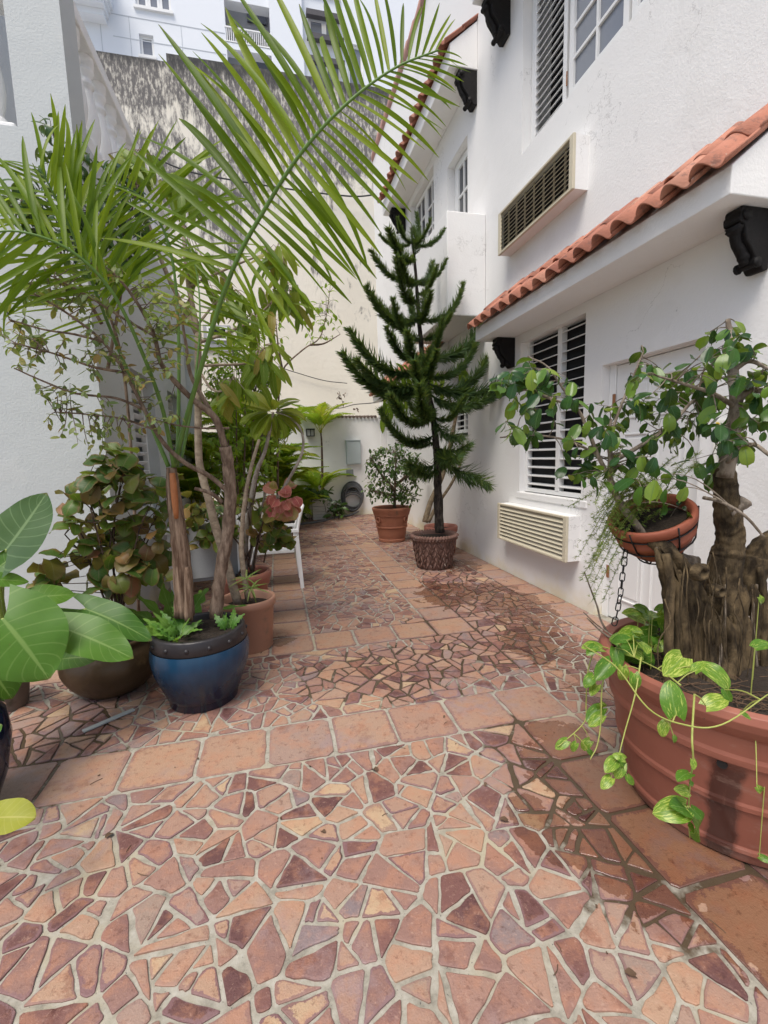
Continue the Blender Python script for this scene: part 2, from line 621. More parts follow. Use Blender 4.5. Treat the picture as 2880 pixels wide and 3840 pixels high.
def twig(mb, lv, p0, d0, ln, r0, size, n=5, droop=.25, jit=.25, step=None, spread=.9, tip=True, lsc=(.7, 1.15), hang=.3):
    """one thin shoot with alternating leaves; returns its points"""
    pts = [V(p0)]
    d = V(d0).normalized()
    for i in range(n):
        d = (d + rand_dir() * jit + V((0, 0, -droop / n))).normalized()
        pts.append(pts[-1] + d * ln / n)
    mb.tube(pts, [r0, r0 * .4], 5, False)
    if lv is not None:
        step = step or size * .55
        k = max(2, int(ln / step))
        for i in range(k):
            t = (i + .6) / k
            f = t * n
            j = min(int(f), n - 1)
            q = pts[j].lerp(pts[j + 1], f - j)
            tan = (pts[j + 1] - pts[j]).normalized()
            sd = tan.orthogonal()
            sd.rotate(Matrix.Rotation(i * 2.4 + U(-.5, .5), 3, tan))
            ld = (tan * (1 - spread * .5) + sd * spread + V((0, 0, -hang))).normalized()
            lv.append((q, ld, (V((0, 0, 1)) + rand_dir() * .5), size * U(*lsc)))
        if tip:
            lv.append((pts[-1], d, V((0, 0, 1)) + rand_dir() * .3, size * U(*lsc)))
    return pts

# ------------------------------------------------------------------ the ground and the paving
gm = MB()
gm.add([(-150, -150, -.06), (150, -150, -.06), (150, 150, -.06), (-150, 150, -.06)], [(0, 1, 2, 3)])
g_o = gm.build('ground', M_conc)
g_o['kind'] = 'structure'
fm = MB()
fm.box(-6, 3.0, -3, 11.25, -.055, 0)
floor = fm.build('patio_floor', M_grout)
floor['kind'] = 'structure'


def clip(poly, n, d):
    """keep the side where n.p <= d"""
    out = []
    for i in range(len(poly)):
        a, b = poly[i], poly[(i + 1) % len(poly)]
        da, db = n[0] * a[0] + n[1] * a[1] - d, n[0] * b[0] + n[1] * b[1] - d
        if da <= 0:
            out.append(a)
        if (da < 0 < db) or (db < 0 < da):
            t = da / (da - db)
            out.append((a[0] + (b[0] - a[0]) * t, a[1] + (b[1] - a[1]) * t))
    return out


def area(p):
    return abs(sum(p[i][0] * p[(i + 1) % len(p)][1] - p[(i + 1) % len(p)][0] * p[i][1] for i in range(len(p)))) / 2


def cen(p):
    return (sum(q[0] for q in p) / len(p), sum(q[1] for q in p) / len(p))


def shrink(p, lo, hi):
    """move every edge inwards by its own amount"""
    a2 = sum(p[i][0] * p[(i + 1) % len(p)][1] - p[(i + 1) % len(p)][0] * p[i][1] for i in range(len(p)))
    if a2 < 0:
        p = p[::-1]
    q = p
    for i in range(len(p)):
        a, b = p[i], p[(i + 1) % len(p)]
        e = (b[0] - a[0], b[1] - a[1])
        L = math.hypot(*e)
        if L < 1e-5:
            continue
        n = (e[1] / L, -e[0] / L)
        q = clip(q, n, n[0] * a[0] + n[1] * a[1] - U(lo, hi))
        if len(q) < 3:
            return None
    return q


def tidy(p, dmin):
    out = []
    for q in p:
        if not out or math.hypot(q[0] - out[-1][0], q[1] - out[-1][1]) > dmin:
            out.append(q)
    if len(out) > 2 and math.hypot(out[0][0] - out[-1][0], out[0][1] - out[-1][1]) <= dmin:
        out.pop()
    return out


def split(p, target):
    A = area(p)
    if A < target * U(.9, 2.0) or len(p) < 3:
        return [p]
    c = cen(p)
    xs = [q[0] for q in p]
    ys = [q[1] for q in p]
    # cut across the long side, at a slant
    best = max(((p[i][0] - p[j][0], p[i][1] - p[j][1]) for i in range(len(p)) for j in range(i)), key=lambda e: e[0] ** 2 + e[1] ** 2)
    ang = math.atan2(best[1], best[0]) + U(-.65, .65)
    n = (math.cos(ang), math.sin(ang))
    L = math.hypot(*best)
    d = n[0] * c[0] + n[1] * c[1] + U(-.16, .16) * L
    a = clip(p, n, d)
    b = clip(p, (-n[0], -n[1]), -d)
    if len(a) < 3 or len(b) < 3 or min(area(a), area(b)) < target * .18:
        return [p]
    return split(a, target) + split(b, target)


def voronoi(rect, n):
    x0, x1, y0, y1 = rect
    pts = []
    dm = math.sqrt((x1 - x0) * (y1 - y0) / n) * .62
    tries = 0
    while len(pts) < n and tries < n * 60:
        tries += 1
        q = (U(x0, x1), U(y0, y1))
        if all((q[0] - p[0]) ** 2 + (q[1] - p[1]) ** 2 > dm * dm for p in pts):
            pts.append(q)
    cells = []
    for i, p in enumerate(pts):
        poly = [(x0, y0), (x1, y0), (x1, y1), (x0, y1)]
        near = sorted(pts, key=lambda q: (q[0] - p[0]) ** 2 + (q[1] - p[1]) ** 2)[1:22]
        for q in near:
            nx, ny = q[0] - p[0], q[1] - p[1]
            poly = clip(poly, (nx, ny), (q[0] ** 2 + q[1] ** 2 - p[0] ** 2 - p[1] ** 2) / 2)
            if len(poly) < 3:
                break
        if len(poly) >= 3:
            cells.append(poly)
    return cells


def piece_geo(poly, h, corner, rag, inset, tint, wear):
    """a broken or whole tile: rim, rounded shoulder, worn band and top; returns verts, faces and per-vertex values"""
    n0 = len(poly)
    ring = []
    for i in range(n0):
        a, b, c = poly[i - 1], poly[i], poly[(i + 1) % n0]
        la, lc = math.hypot(a[0] - b[0], a[1] - b[1]), math.hypot(c[0] - b[0], c[1] - b[1])
        ca, cc = min(corner, la * .3), min(corner, lc * .3)
        ring.append((b[0] + (a[0] - b[0]) * ca / la, b[1] + (a[1] - b[1]) * ca / la))
        ring.append((b[0] + (c[0] - b[0]) * cc / lc, b[1] + (c[1] - b[1]) * cc / lc))
        k = 1 if lc < .12 else 3
        for j in range(1, k + 1):
            t = j / (k + 1)
            e = (c[0] - b[0], c[1] - b[1])
            o = U(-rag, rag)
            ring.append((b[0] + e[0] * t - e[1] / lc * o, b[1] + e[1] * t + e[0] / lc * o))
    c = cen(poly)
    rad = math.sqrt(area(poly) / PI)
    n = len(ring)
    vs, edge = [], []
    tx, ty = U(-.012, .012), U(-.012, .012)
    levels = [(0, -.004, 1), (0, h * .72, 1), (.0022, h, 1), (inset, h + .0008, .52), (inset * 2.3, h + .001, .1)]
    for ins, z, e in levels:
        f = 1 - min(ins / rad, .8)
        for q in ring:
            x, y = c[0] + (q[0] - c[0]) * f, c[1] + (q[1] - c[1]) * f
            vs.append((x, y, z + ((x - c[0]) * tx + (y - c[1]) * ty if z > 0 else 0)))
            edge.append(e)
    vs.append((c[0], c[1], h + .001))
    edge.append(0)
    fs = []
    for l in range(len(levels) - 1):
        for j in range(n):
            a, b = l * n + j, l * n + (j + 1) % n
            fs.append((a, b, b + n, a + n))
    o = (len(levels) - 1) * n
    fs += [(o + j, o + (j + 1) % n, len(vs) - 1) for j in range(n)]
    return vs, fs, edge, [tint] * len(vs), [wear] * len(vs)


PIT = .339
SX = [1.57 - PIT * k for k in range(0, 16)]            # joints of the cross courses
strips, pieces = [], []


def course(x0, x1, y0, y1, light=.0):
    g = .010
    p = [(x0 + g + U(-.003, .003), y0 + g + U(-.003, .003)), (x1 - g + U(-.003, .003), y0 + g + U(-.003, .003)), (x1 - g + U(-.003, .003), y1 - g + U(-.003, .003)), (x0 + g + U(-.003, .003), y1 - g + U(-.003, .003))]
    strips.append((p, min(max(R.gauss(.70, .10), .35), .82), U(.25, .75)))


for (y0, y1) in ((2.11, 2.45), (3.38, 3.72), (7.07, 7.41)):
    for k in range(15):
        x1, x0 = SX[k], SX[k + 1]
        if x0 < -1.32 and y1 > 4.0:
            continue
        course(x0, x1, y0, y1)
for (x0, x1, ya, yb) in ((1.23, 1.57, -1.95, 2.11), (1.23, 1.57, 3.72, 7.07), (1.23, 1.57, 8.4, 10.9), (-.128, .211, 3.72, 7.07), (-.128, .211, 7.41, 9.1), (2.40, 2.738, -1.95, 11.2)):
    k = max(1, round((yb - ya) / PIT))
    for i in range(k):
        course(x0, x1, ya + (yb - ya) * i / k, ya + (yb - ya) * (i + 1) / k)
for i in range(4):
    course(.21 + PIT * i * .9, .21 + PIT * (i + 1) * .9, 9.0, 9.34)
panels = [(-1.55, 1.23, .35, 2.11, .0098), (-3.0, -1.55, .35, 2.11, .02), (1.57, 2.40, .3, 2.11, .0115), (1.57, 2.40, 2.11, 3.6, .0105), (-2.6, 1.57, 2.45, 3.38, .0095),
          (-2.6, -.128, 3.72, 4.04, .012), (.211, 1.23, 3.72, 7.07, .0085), (1.57, 2.40, 3.6, 7.2, .0095), (-1.31, -.128, 4.06, 7.07, .014), (.211, 1.23, 7.41, 9.0, .011), (1.57, 2.40, 7.2, 11.2, .013),
          (.211, 1.23, 9.34, 11.2, .014), (-1.31, -.128, 7.41, 11.2, .02), (-.128, .211, 9.1, 11.2, .014), (1.23, 1.57, 7.41, 8.4, .012)]
for (x0, x1, y0, y1, ta) in panels:
    A = (x1 - x0) * (y1 - y0)
    for c in voronoi((x0, x1, y0, y1), max(2, int(A / (ta * 3.2)))):
        for p in split(c, ta * U(.7, 1.35)):
            q = shrink(p, .0028, .0085)
            if not q:
                continue
            q = tidy(q, .016)
            if len(q) < 3 or area(q) < .0011:
                continue
            m_ = cen(q)
            a = U(-.05, .05)
            f = U(.95, 1.0)
            ca, sa = math.cos(a) * f, math.sin(a) * f
            q = [(min(max(m_[0] + (x - m_[0]) * ca - (y - m_[1]) * sa, x0 + .006), x1 - .006), min(max(m_[1] + (x - m_[0]) * sa + (y - m_[1]) * ca, y0 + .006), y1 - .006)) for x, y in q]
            if area(q) < .001:
                continue
            pieces.append((q, min(max(R.gauss(.47, .30), 0), 1), max(0, U(-.25, 1.0))))


def seen(p):
    c = cen(p)
    d = ROT @ V((c[0], c[1], -H))
    if d.z < .2:
        return 0
    x, y = CX + FPX * d.x / d.z, CY + FPX * d.y / d.z
    if not (-150 < x < 3030 and y < 4000):
        return 0
    return area(p) * H / d.length ** 3


for lst, name, mass, args in ((pieces, 'mosaic_piece', 'mosaic_paving', (.0058, .006, .0042, .011)), (strips, 'floor_tile', 'tile_paving', (.0062, .024, .0034, .019))):
    lst.sort(key=lambda q: -seen(q[0]))
    b, ed, ti, we = MB(), [], [], []
    for i, (p, tint, wear) in enumerate(lst):
        vs, fs, e, t, w_ = piece_geo(p, args[0] + U(-.0015, .001), args[1] * U(.5, 1.3), args[2], args[3] * U(.7, 1.3), tint, wear)
        if i < 299:
            m_ = MB()
            m_.add(vs, fs)
            link(name, m_.mesh(name, M_tile, False, {'edge': e, 'shade': t, 'wear': w_}), floor)
        else:
            b.add(vs, fs)
            ed += e
            ti += t
            we += w_
    if b.v:
        stuff(link(mass, b.mesh(mass, M_tile, False, {'edge': ed, 'shade': ti, 'wear': we}), floor))

# ------------------------------------------------------------------ the white house on the right
XW = 2.74
house = thing('white_house', 'white plastered house with clay tiled canopies, louvred windows and a white door', 'house', (2.9, 5, 0))
Y0 = -1.5


def hole(ya, yb, za, zb):
    return (ya - Y0, yb - Y0, za, zb)


HOLES = [hole(3.65, 4.755, 1.03, 2.75), hole(2.1, 4.78, 4.70, 6.36), hole(2.46, 3.42, -.01, 2.25), hole(6.19, 6.925, 3.9, 5.79), hole(7.53, 8.82, 4.6, 6.2),
         hole(6.2, 6.89, 1.80, 2.74), hole(9.83, 10.36, 1.0, 2.07), hole(10.2, 10.75, 4.05, 4.95)]
panel((XW, Y0, -.05), (0, 1, 0), (0, 0, 1), (-1, 0, 0), 13.4, 8.85, HOLES, .34, MB_ := MB())
MB_.box(XW + .34, 6.5, Y0, 11.9, 8.6, 8.79)
MB_.box(XW + .34, 6.5, 11.6, 11.9, -.05, 8.6)
MB_.box(XW + .34, 6.5, Y0, Y0 + .3, -.05, 8.6)
MB_.build('wall', M_wall, house)
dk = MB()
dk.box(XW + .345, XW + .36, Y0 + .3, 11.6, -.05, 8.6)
dk.build('room_shade_sheet', M_dark, house)  # black sheet painted in for the shade of the rooms
cp = MB()
for i in range(34):
    cp.tube([(XW + .1, Y0 + i * .394, 8.82), (XW + .1, Y0 + i * .394 + .40, 8.80)], [.16, .145], 10)
cp.build('coping', M_cope, house, True)


def louvre(par, x, y0, y1, z0, z1, n, ang=38, wd=.062, th=.008, mat=None, name='slat'):
    """slats between y0 and y1, one mesh shared by all"""
    L = y1 - y0
    if name == 'slat' and mat is None and x > 0:
        q = MB()
        q.box(x + .045, x + .055, y0 - .02, y1 + .02, z0 - .04, z1 + .04)
        q.build('slat_shade_sheet', M_dark, par)  # added black sheet: the shade seen between slats, put in as colour
    b = MB()
    b.box(-wd / 2, wd / 2, 0, L, -th / 2, th / 2)
    me = b.mesh(name, mat or M_trim)
    for i in range(n):
        z = z0 + (z1 - z0) * (i + .5) / n
        m = Matrix.Translation((x, y0, z)) @ Matrix.Rotation(math.radians(ang + U(-2.5, 2.5)), 4, 'Y')
        link(name, me, par, m)


def rails(b, x0, x1, y0, y1, z0, z1, wv, wh):
    """a rectangular frame: two stiles and two rails butted between them"""
    b.box(x0, x1, y0, y0 + wv, z0, z1)
    b.box(x0, x1, y1 - wv, y1, z0, z1)
    b.box(x0, x1, y0 + wv, y1 - wv, z0, z0 + wh)
    b.box(x0, x1, y0 + wv, y1 - wv, z1 - wh, z1)
    return b


# lower louvred window
b = MB()
rails(b, XW + .075, XW + .13, 3.652, 4.753, 1.032, 2.748, .05, .045)
b.box(XW + .07, XW + .135, 4.10, 4.165, 1.077, 2.703)
win = b.build('window', M_trim, house, bevel=.004)
louvre(win, XW + .10, 3.704, 4.098, 1.08, 2.70, 17, -16, .062)
louvre(win, XW + .10, 4.167, 4.701, 1.08, 2.70, 17, -16, .062)
b = MB()
b.box(XW - .012, XW + .07, 3.56, 4.80, .955, 1.028)
b.build('window_sill', M_wall, house, bevel=.01)

# upper window: louvred shutter, casement with six panes in view, another dark pane
b = MB()
rails(b, XW + .105, XW + .16, 3.03, 4.777, 4.703, 6.357, .035, .03)
b.box(XW + .105, XW + .16, 2.10, 3.03, 4.703, 4.735)
win = b.build('window', M_trim, house, bevel=.004)
b = MB()
rails(b, XW + .095, XW + .14, 4.155, 4.735, 4.74, 6.32, .055, .03)
sh = b.build('shutter', M_trim, win, bevel=.003)
sb = MB()
sb.box(-.027, .027, 0, .468, -.004, .004)
sme = sb.mesh('slat', M_trim)
for i in range(20):
    link('slat', sme, win, Matrix.Translation((XW + .12, 4.211, 4.80 + i * .076)) @ Matrix.Rotation(math.radians(-38 + U(-2, 2)), 4, 'Y'))


def casement(par, x, y0, y1, z0, z1, ny, nz, wv=.06, wh=.06, bar=.022, pane=None, name='casement'):
    b = MB()
    rails(b, x, x + .045, y0, y1, z0, z1, wv, wh)
    iy0, iy1, iz0, iz1 = y0 + wv, y1 - wv, z0 + wh, z1 - wh
    for k in range(1, nz):
        z = iz0 + (iz1 - iz0) * k / nz
        b.box(x + .004, x + .04, iy0, iy1, z - bar / 2, z + bar / 2)
    for k in range(1, ny):
        y = iy0 + (iy1 - iy0) * k / ny
        for j in range(nz):
            za = iz0 + (iz1 - iz0) * j / nz + (bar / 2 if j else 0)
            zb = iz0 + (iz1 - iz0) * (j + 1) / nz - (bar / 2 if j < nz - 1 else 0)
            b.box(x + .004, x + .04, y - bar / 2, y + bar / 2, za, zb)
    c = b.build(name, M_trim, par)
    for j in range(nz):
        for i in range(ny):
            g = MB()
            g.box(x + .024, x + .03, iy0 + (iy1 - iy0) * i / ny, iy0 + (iy1 - iy0) * (i + 1) / ny, iz0 + (iz1 - iz0) * j / nz, iz0 + (iz1 - iz0) * (j + 1) / nz)
            g.build('pane', pane or M_glass, par)
    return c


casement(win, XW + .085, 3.36, 4.10, 4.74, 6.32, 2, 6, .06, .04, .026, M_pane)
casement(win, XW + .085, 2.45, 3.33, 4.74, 6.32, 1, 2, .06, .04, .026, M_pane)
b = MB()
b.tube([(XW + .083, 4.128, 4.86), (XW + .083, 4.128, 4.98)], .007, 8)
b.build('hinge', M_rust, win)

# the balcony window, the far upper window, the far louvres and the barred window
b = MB()
rails(b, XW + .12, XW + .18, 6.192, 6.923, 3.902, 5.788, .06, .06)
win = b.build('window', M_trim, house)
casement(win, XW + .10, 6.255, 6.86, 3.965, 5.725, 2, 4, .12, .10, .03)
b = MB()
rails(b, XW + .10, XW + .16, 7.532, 8.818, 4.602, 6.198, .06, .06)
win = b.build('window', M_trim, house)
casement(win, XW + .09, 7.595, 8.165, 4.665, 6.135, 2, 4, .07, .07, .03)
casement(win, XW + .09, 8.185, 8.755, 4.665, 6.135, 2, 4, .07, .07, .03)
b = MB()
rails(b, XW + .10, XW + .15, 6.202, 6.888, 1.802, 2.738, .05, .05)
b.box(XW + .10, XW + .15, 6.52, 6.57, 1.853, 2.687)
win = b.build('window', M_trim, house)
louvre(win, XW + .12, 6.253, 6.518, 1.86, 2.68, 9, -25, .062)
louvre(win, XW + .12, 6.572, 6.837, 1.86, 2.68, 9, -25, .062)
b = MB()
rails(b, XW + .08, XW + .13, 9.832, 10.358, 1.002, 2.068, .05, .05)
win = b.build('window', M_trim, house)
for i in range(4):
    b = MB()
    b.tube([(XW + .07, 9.93 + i * .11, 1.05), (XW + .07, 9.93 + i * .11, 2.02)], .012, 6)
    b.build('bar', M_trim, win)
b = MB()
rails(b, XW + .08, XW + .13, 10.202, 10.748, 4.052, 4.948, .05, .05)
win = b.build('window', M_trim, house)
louvre(win, XW + .10, 10.253, 10.697, 4.11, 4.90, 10, -35, .06)

# the door: six panels, a frame, a rusty hinge; the dark gap is the opening it leaves
b = MB()
b.box(XW + .075, XW + .14, 3.345, 3.418, 0, 2.248)
b.box(XW + .075, XW + .14, 2.53, 3.345, 2.19, 2.248)
b.build('door_frame', M_trim, house, bevel=.004)
b = MB()
b.box(XW + .085, XW + .125, 2.535, 3.34, .012, 2.185)
door = b.build('door', M_trim, house, bevel=.003)
for (ya, yb) in ((2.64, 2.90), (2.975, 3.235)):
    for (za, zb) in ((.20, .80), (.98, 1.62), (1.74, 2.05)):
        b = MB()
        rails(b, XW + .074, XW + .0852, ya, yb, za, zb, .016, .016)
        b.box(XW + .078, XW + .0852, ya + .045, yb - .045, za + .045, zb - .045)
        b.build('door_panel', M_trim, door, bevel=.004)
for z in (.42, 1.9):
    b = MB()
    b.tube([(XW + .068, 3.343, z - .055), (XW + .068, 3.343, z + .055)], .009, 8)
    b.box(XW + .07, XW + .0745, 3.345, 3.37, z - .055, z + .055)
    b.build('hinge', M_rust, door)

# canopies: a slab, clay tiles in two courses, gable ends, black corbels


def s_tile_mesh(p=.2, ln=.34, th=.012):
    prof = []
    for i in range(19):
        u = i / 18
        y = (u - .5) * p * 1.06
        z = .052 * max(0, math.sin(PI * u / .64)) ** .8 - .012 if u < .64 else -.012 - .022 * max(0, math.sin(PI * (u - .64) / .36)) ** .8
        prof.append((y, z))
    vs, fs = [], []
    for j in range(2):
        k = 1.0 if j == 0 else .93
        for (y, z) in prof:
            vs.append((-ln * j, y * k, z))
        for (y, z) in prof:
            vs.append((-ln * j, y * k, z - th))
    n = len(prof)
    for i in range(n - 1):
        fs += [(i, i + 1, 2 * n + i + 1, 2 * n + i), (n + i, 3 * n + i, 3 * n + i + 1, n + i + 1), (i, n + i, n + i + 1, i + 1), (2 * n + i, 2 * n + i + 1, 3 * n + i + 1, 3 * n + i)]
    fs += [(0, 2 * n, 3 * n, n), (n - 1, 2 * n - 1, 4 * n - 1, 3 * n - 1)]
    b = MB()
    b.add(vs, fs)
    return b.mesh('roof_tile', M_roof, True)


TILE = s_tile_mesh()


def canopy(y0, y1, zs, xf=2.36, fas=.14, rise=.36, ext=.09, tilep=.2):
    """soffit at zs, front face at xf, tiles climbing to the wall"""
    b = MB()
    zt = zs + fas
    b.prism([(xf, zs), (XW - .001, zs), (XW - .001, zt + rise - .05), (xf, zt)], y1 - y0, Matrix.Translation((0, y0, 0)))
    o = b.build('canopy', M_wall, house, bevel=.006)
    sl = math.atan2(rise, XW - xf + ext)
    run = math.hypot(rise, XW - xf + ext)
    n = round((y1 - y0 + .04) / tilep)
    pit = (y1 - y0 + .06) / n
    for i in range(n):
        y = y0 - .03 + pit * (i + .5)
        for c in range(2):
            d = c * .27
            base = V((xf - ext + U(-.012, .012) + math.cos(sl) * d, y + U(-.007, .007), zt + .018 + math.sin(sl) * d + c * .014))
            m = Matrix.Translation(base) @ Matrix.Rotation(-sl + U(-.03, .03), 4, 'Y') @ Matrix.Rotation(PI + U(-.03, .03), 4, 'Z') @ Matrix.Diagonal((1, pit / .2, 1, 1))
            link('roof_tile', TILE, o, m)
    return o


canopy(2.03, 5.12, 2.79)
canopy(6.95, 11.2, 2.79, 2.42, .14, .40)
canopy(5.87, 9.5, 6.28, 2.37, .24, .36)
canopy(.2, 5.24, 6.40, 2.38, .2, .36)

CORB = [(0, 0), (.93, 0), (.97, -.07), (.93, -.12), (1.0, -.19), (.98, -.25), (.86, -.27), (.80, -.33), (.79, -.42), (.72, -.54), (.60, -.64), (.50, -.73), (.44, -.80), (.48, -.86), (.46, -.91), (.38, -.94), (.28, -.91), (.24, -.95), (.18, -1.0), (0, -.98)]


def corbel(y, z, dx=.30, h=.42, wd=.15):
    b = MB()
    b.prism([(XW - x * dx, z + q * h) for x, q in CORB], wd, Matrix.Translation((0, y - wd / 2, 0)))
    o = b.build('corbel', M_corbel, house, bevel=.008)
    f = MB()
    # carved acanthus leaf standing proud of the front
    path = [(XW - x * dx - .006, y, z + q * h) for x, q in ((.9, -.26), (.83, -.34), (.80, -.44), (.72, -.56), (.6, -.66), (.5, -.76), (.47, -.88))]
    f.tube(smooth_path(path, 3), [.045, .04, .05, .045, .04, .03, .03, .028, .026, .026, .03, .03, .03, .03, .034, .036, .03, .028, .026][:19], 7)
    for s in (-1, 1):
        f.tube([(XW - .40 * dx, y + s * wd * .5, z - .88 * h), (XW - .40 * dx, y + s * wd * .62, z - .88 * h)], .028, 10)
        f.tube([(XW - .8 * dx, y + s * wd * .48, z - .14 * h), (XW - .8 * dx, y + s * wd * .6, z - .14 * h)], .03, 10)
    f.build('carving', M_corbel, o, True)


corbel(4.93, 2.788, .24, .33, .115)
corbel(2.15, 2.788, .225, .325, .10)
corbel(5.95, 6.278, .26, .40, .14)
corbel(9.23, 6.278, .30, .42, .17)
corbel(5.12, 6.397, .28, .40, .17)
b = MB()
b.box(2.215, XW - .001, 5.63, 7.15, 3.235, 4.47)
b.build('balcony', M_wall, house, bevel=.012)

# air conditioners set in the wall


def aircon(label, y0, y1, z0, z1, ang, n, x=2.585, shut=False):
    t = thing('air_conditioner', label, 'air conditioner', (x, (y0 + y1) / 2, z0), 'air conditioners set in the house wall')
    b = MB()
    b.box(x + .028, XW + .2, y0 + .004, y1 - .004, z0 + .004, z0 + .014)
    b.box(x + .028, XW + .2, y0 + .004, y1 - .004, z1 - .014, z1 - .004)
    b.box(x + .028, XW + .2, y0 + .004, y0 + .014, z0 + .014, z1 - .014)
    b.box(x + .028, XW + .2, y1 - .014, y1 - .004, z0 + .014, z1 - .014)
    b.build('case', M_wall, t)
    b = MB()
    rails(b, x, x + .027, y0, y1, z0, z1, .055, .022)
    b.build('grille_frame', M_beige, t, bevel=.004)
    b = MB()
    b.box(x + .07, x + .08, y0 + .014, y1 - .014, z0 + .014, z1 - .014)
    b.build('back_panel', M_dark, t)
    louvre(t, x + .022, y0 + .0555, y1 - .0555, z0 + .024, z1 - .024, n, ang, .062 if shut else .03, .004, M_beige)
    if not shut:
        for k in range(1, 8):
            y = y0 + (y1 - y0) * k / 8
            b = MB()
            b.box(x + .036, x + .052, y - .004, y + .004, z0 + .0225, z1 - .0225)
            b.build('divider', M_beige, t)
    return t


aircon('beige wall air conditioner below the louvred window, near the ground', 3.64, 4.99, .448, .883, -55, 9, shut=True)
aircon('wall air conditioner high above the long tiled canopy, dark between its slats', 3.67, 5.01, 3.71, 4.15, -35, 10)

# house number tiles beside the door
num = thing('house_number', 'ceramic house number 6 with flowered border on wall by the door', 'house number', (XW, 2.28, 1.36))
M_cer = simple('glazed_ceramic', (.80, .79, .74), .15, .03, 8)
M_red = simple('red_glaze', (.30, .02, .02), .2, .2, 40)
M_yel = simple('yellow_glaze', (.70, .50, .05), .2, .2, 40)
M_grn = simple('green_glaze', (.05, .13, .03), .25, .3, 40)
for (za, zb) in ((1.335, 1.375), (1.378, 1.55), (1.553, 1.60), (1.605, 1.66)):
    b = MB()
    b.box(XW - .010, XW - .001, 2.20, 2.36, za, zb)
    b.build('tile', M_cer, num, bevel=.002)
b = MB()
b.box(XW - .0105, XW - .004, 2.205, 2.355, 1.602, 1.604)
b.tube(smooth_path([(XW - .012, 2.255, 1.525), (XW - .012, 2.27, 1.538), (XW - .012, 2.29, 1.532), (XW - .012, 2.307, 1.50), (XW - .012, 2.31, 1.455), (XW - .012, 2.30, 1.41), (XW - .012, 2.28, 1.395), (XW - .012, 2.262, 1.408), (XW - .012, 2.256, 1.44), (XW - .012, 2.27, 1.465), (XW - .012, 2.287, 1.462)], 4), [.004, .006, .005, .006, .007, .009, .010, .010, .009, .008, .007, .006, .005, .005, .006, .006, .007, .007, .006, .005, .005, .005, .006, .006, .007, .007, .008, .008, .008, .007, .007, .006, .006, .006, .006, .005, .005, .004, .004, .004, .003], 6)
b.build('digit', M_black, num)
for z, mt in ((1.577, M_red), (1.632, M_yel), (1.355, M_yel)):
    for y in (2.225, 2.28, 2.335):
        b = MB()
        for k in range(5):
            a = k * 2 * PI / 5
            b.tube([(XW - .0135, y + math.cos(a) * .009, z + math.sin(a) * .009), (XW - .010, y + math.cos(a) * .009, z + math.sin(a) * .009)], .008, 6)
        b.build('flower', mt, num)
        b = MB()
        b.tube([(XW - .012, y + .02, z - .008), (XW - .012, y + .032, z + .01)], [.006, .002], 5)
        b.build('painted_leaf', M_grn, num)

# ------------------------------------------------------------------ the house with the balcony on the left
XL, YL = -1.32, 4.05
lh = thing('balcony_house', 'white plastered house with an upper balcony of turned balusters', 'house', (-2.5, 6, 0))
b = MB()
panel((-6, YL, -.05), (1, 0, 0), (0, 0, 1), (0, -1, 0), 4.68, 8.5, [(2.2, 4.33, 3.95, 6.6)], .3, b)
panel((XL, YL + .30, -.05), (0, 1, 0), (0, 0, 1), (1, 0, 0), 3.5, 4.05, [(.55, 1.4, 1.0, 2.45), (2.1, 2.95, 1.0, 2.45)], .25, b)
b.box(-6, XL - .25, YL + .3, YL + 5, 3.8, 4.0)
b.box(-6, -3.6, YL + .31, YL + 5, -.05, 8.4)
b.build('wall', M_left, lh)
b = MB()
b.box(XL - .27, XL - .252, YL + .5, YL + 3.7, .8, 2.7)
b.build('room_shade_sheet', M_dark, lh)  # black sheet in place of the unlit room behind the shutters
for ya in (4.902, 6.452):
    b = MB()
    rails(b, XL - .16, XL - .11, ya, ya + .846, .952, 2.398, .05, .05)
    win = b.build('window', M_trim, lh)
    louvre(win, XL - .135, ya + .052, ya + .794, 1.02, 2.34, 13, -30, .075)
b = MB()
b.lathe([(.30, 0), (.30, .12), (.25, .16), (.24, .2), (.23, 2.9), (.25, 3.0), (.30, 3.05), (.30, 3.9)], 32, (XL - .12, 8.15, 0))
b.build('column', M_left, lh, True)
BAL = [(.07, 0), (.07, .05), (.045, .06), (.05, .09), (.068, .16), (.078, .24), (.074, .33), (.056, .44), (.044, .52), (.040, .56), (.058, .575), (.058, .60), (.040, .615), (.040, .65), (.062, .68), (.066, .70), (.05, .72), (.07, .74), (.07, .80)]


def railing(p0, p1, n, z0=4.15, wd=.17):
    d = V(p1) - V(p0)
    b = MB()
    along_y = abs(d.y) > abs(d.x)
    if along_y:
        b.box(p0[0] - wd / 2, p0[0] + wd / 2, p0[1], p1[1], z0 + .80, z0 + .93)
        b.box(p0[0] - wd / 2, p0[0] + wd / 2, p0[1], p1[1], z0 - .15, z0)
    else:
        b.box(p0[0], p1[0], p0[1] - wd / 2, p0[1] + wd / 2, z0 + .80, z0 + .93)
        b.box(p0[0], p1[0], p0[1] - wd / 2, p0[1] + wd / 2, z0 - .15, z0)
    o = b.build('balcony_rail', M_wall, lh, bevel=.015)
    q = MB()
    q.lathe(BAL, 20)
    me = q.mesh('baluster', M_wall, True)
    for i in range(n):
        c = V(p0) + d * ((i + .5) / n)
        link('baluster', me, o, Matrix.Translation((c.x, c.y, z0)))


railing((XL - .10, YL + .32), (XL - .10, YL + 3.8), 12)
railing((-3.8, YL + .12), (-1.70, YL + .12), 7, 3.95)

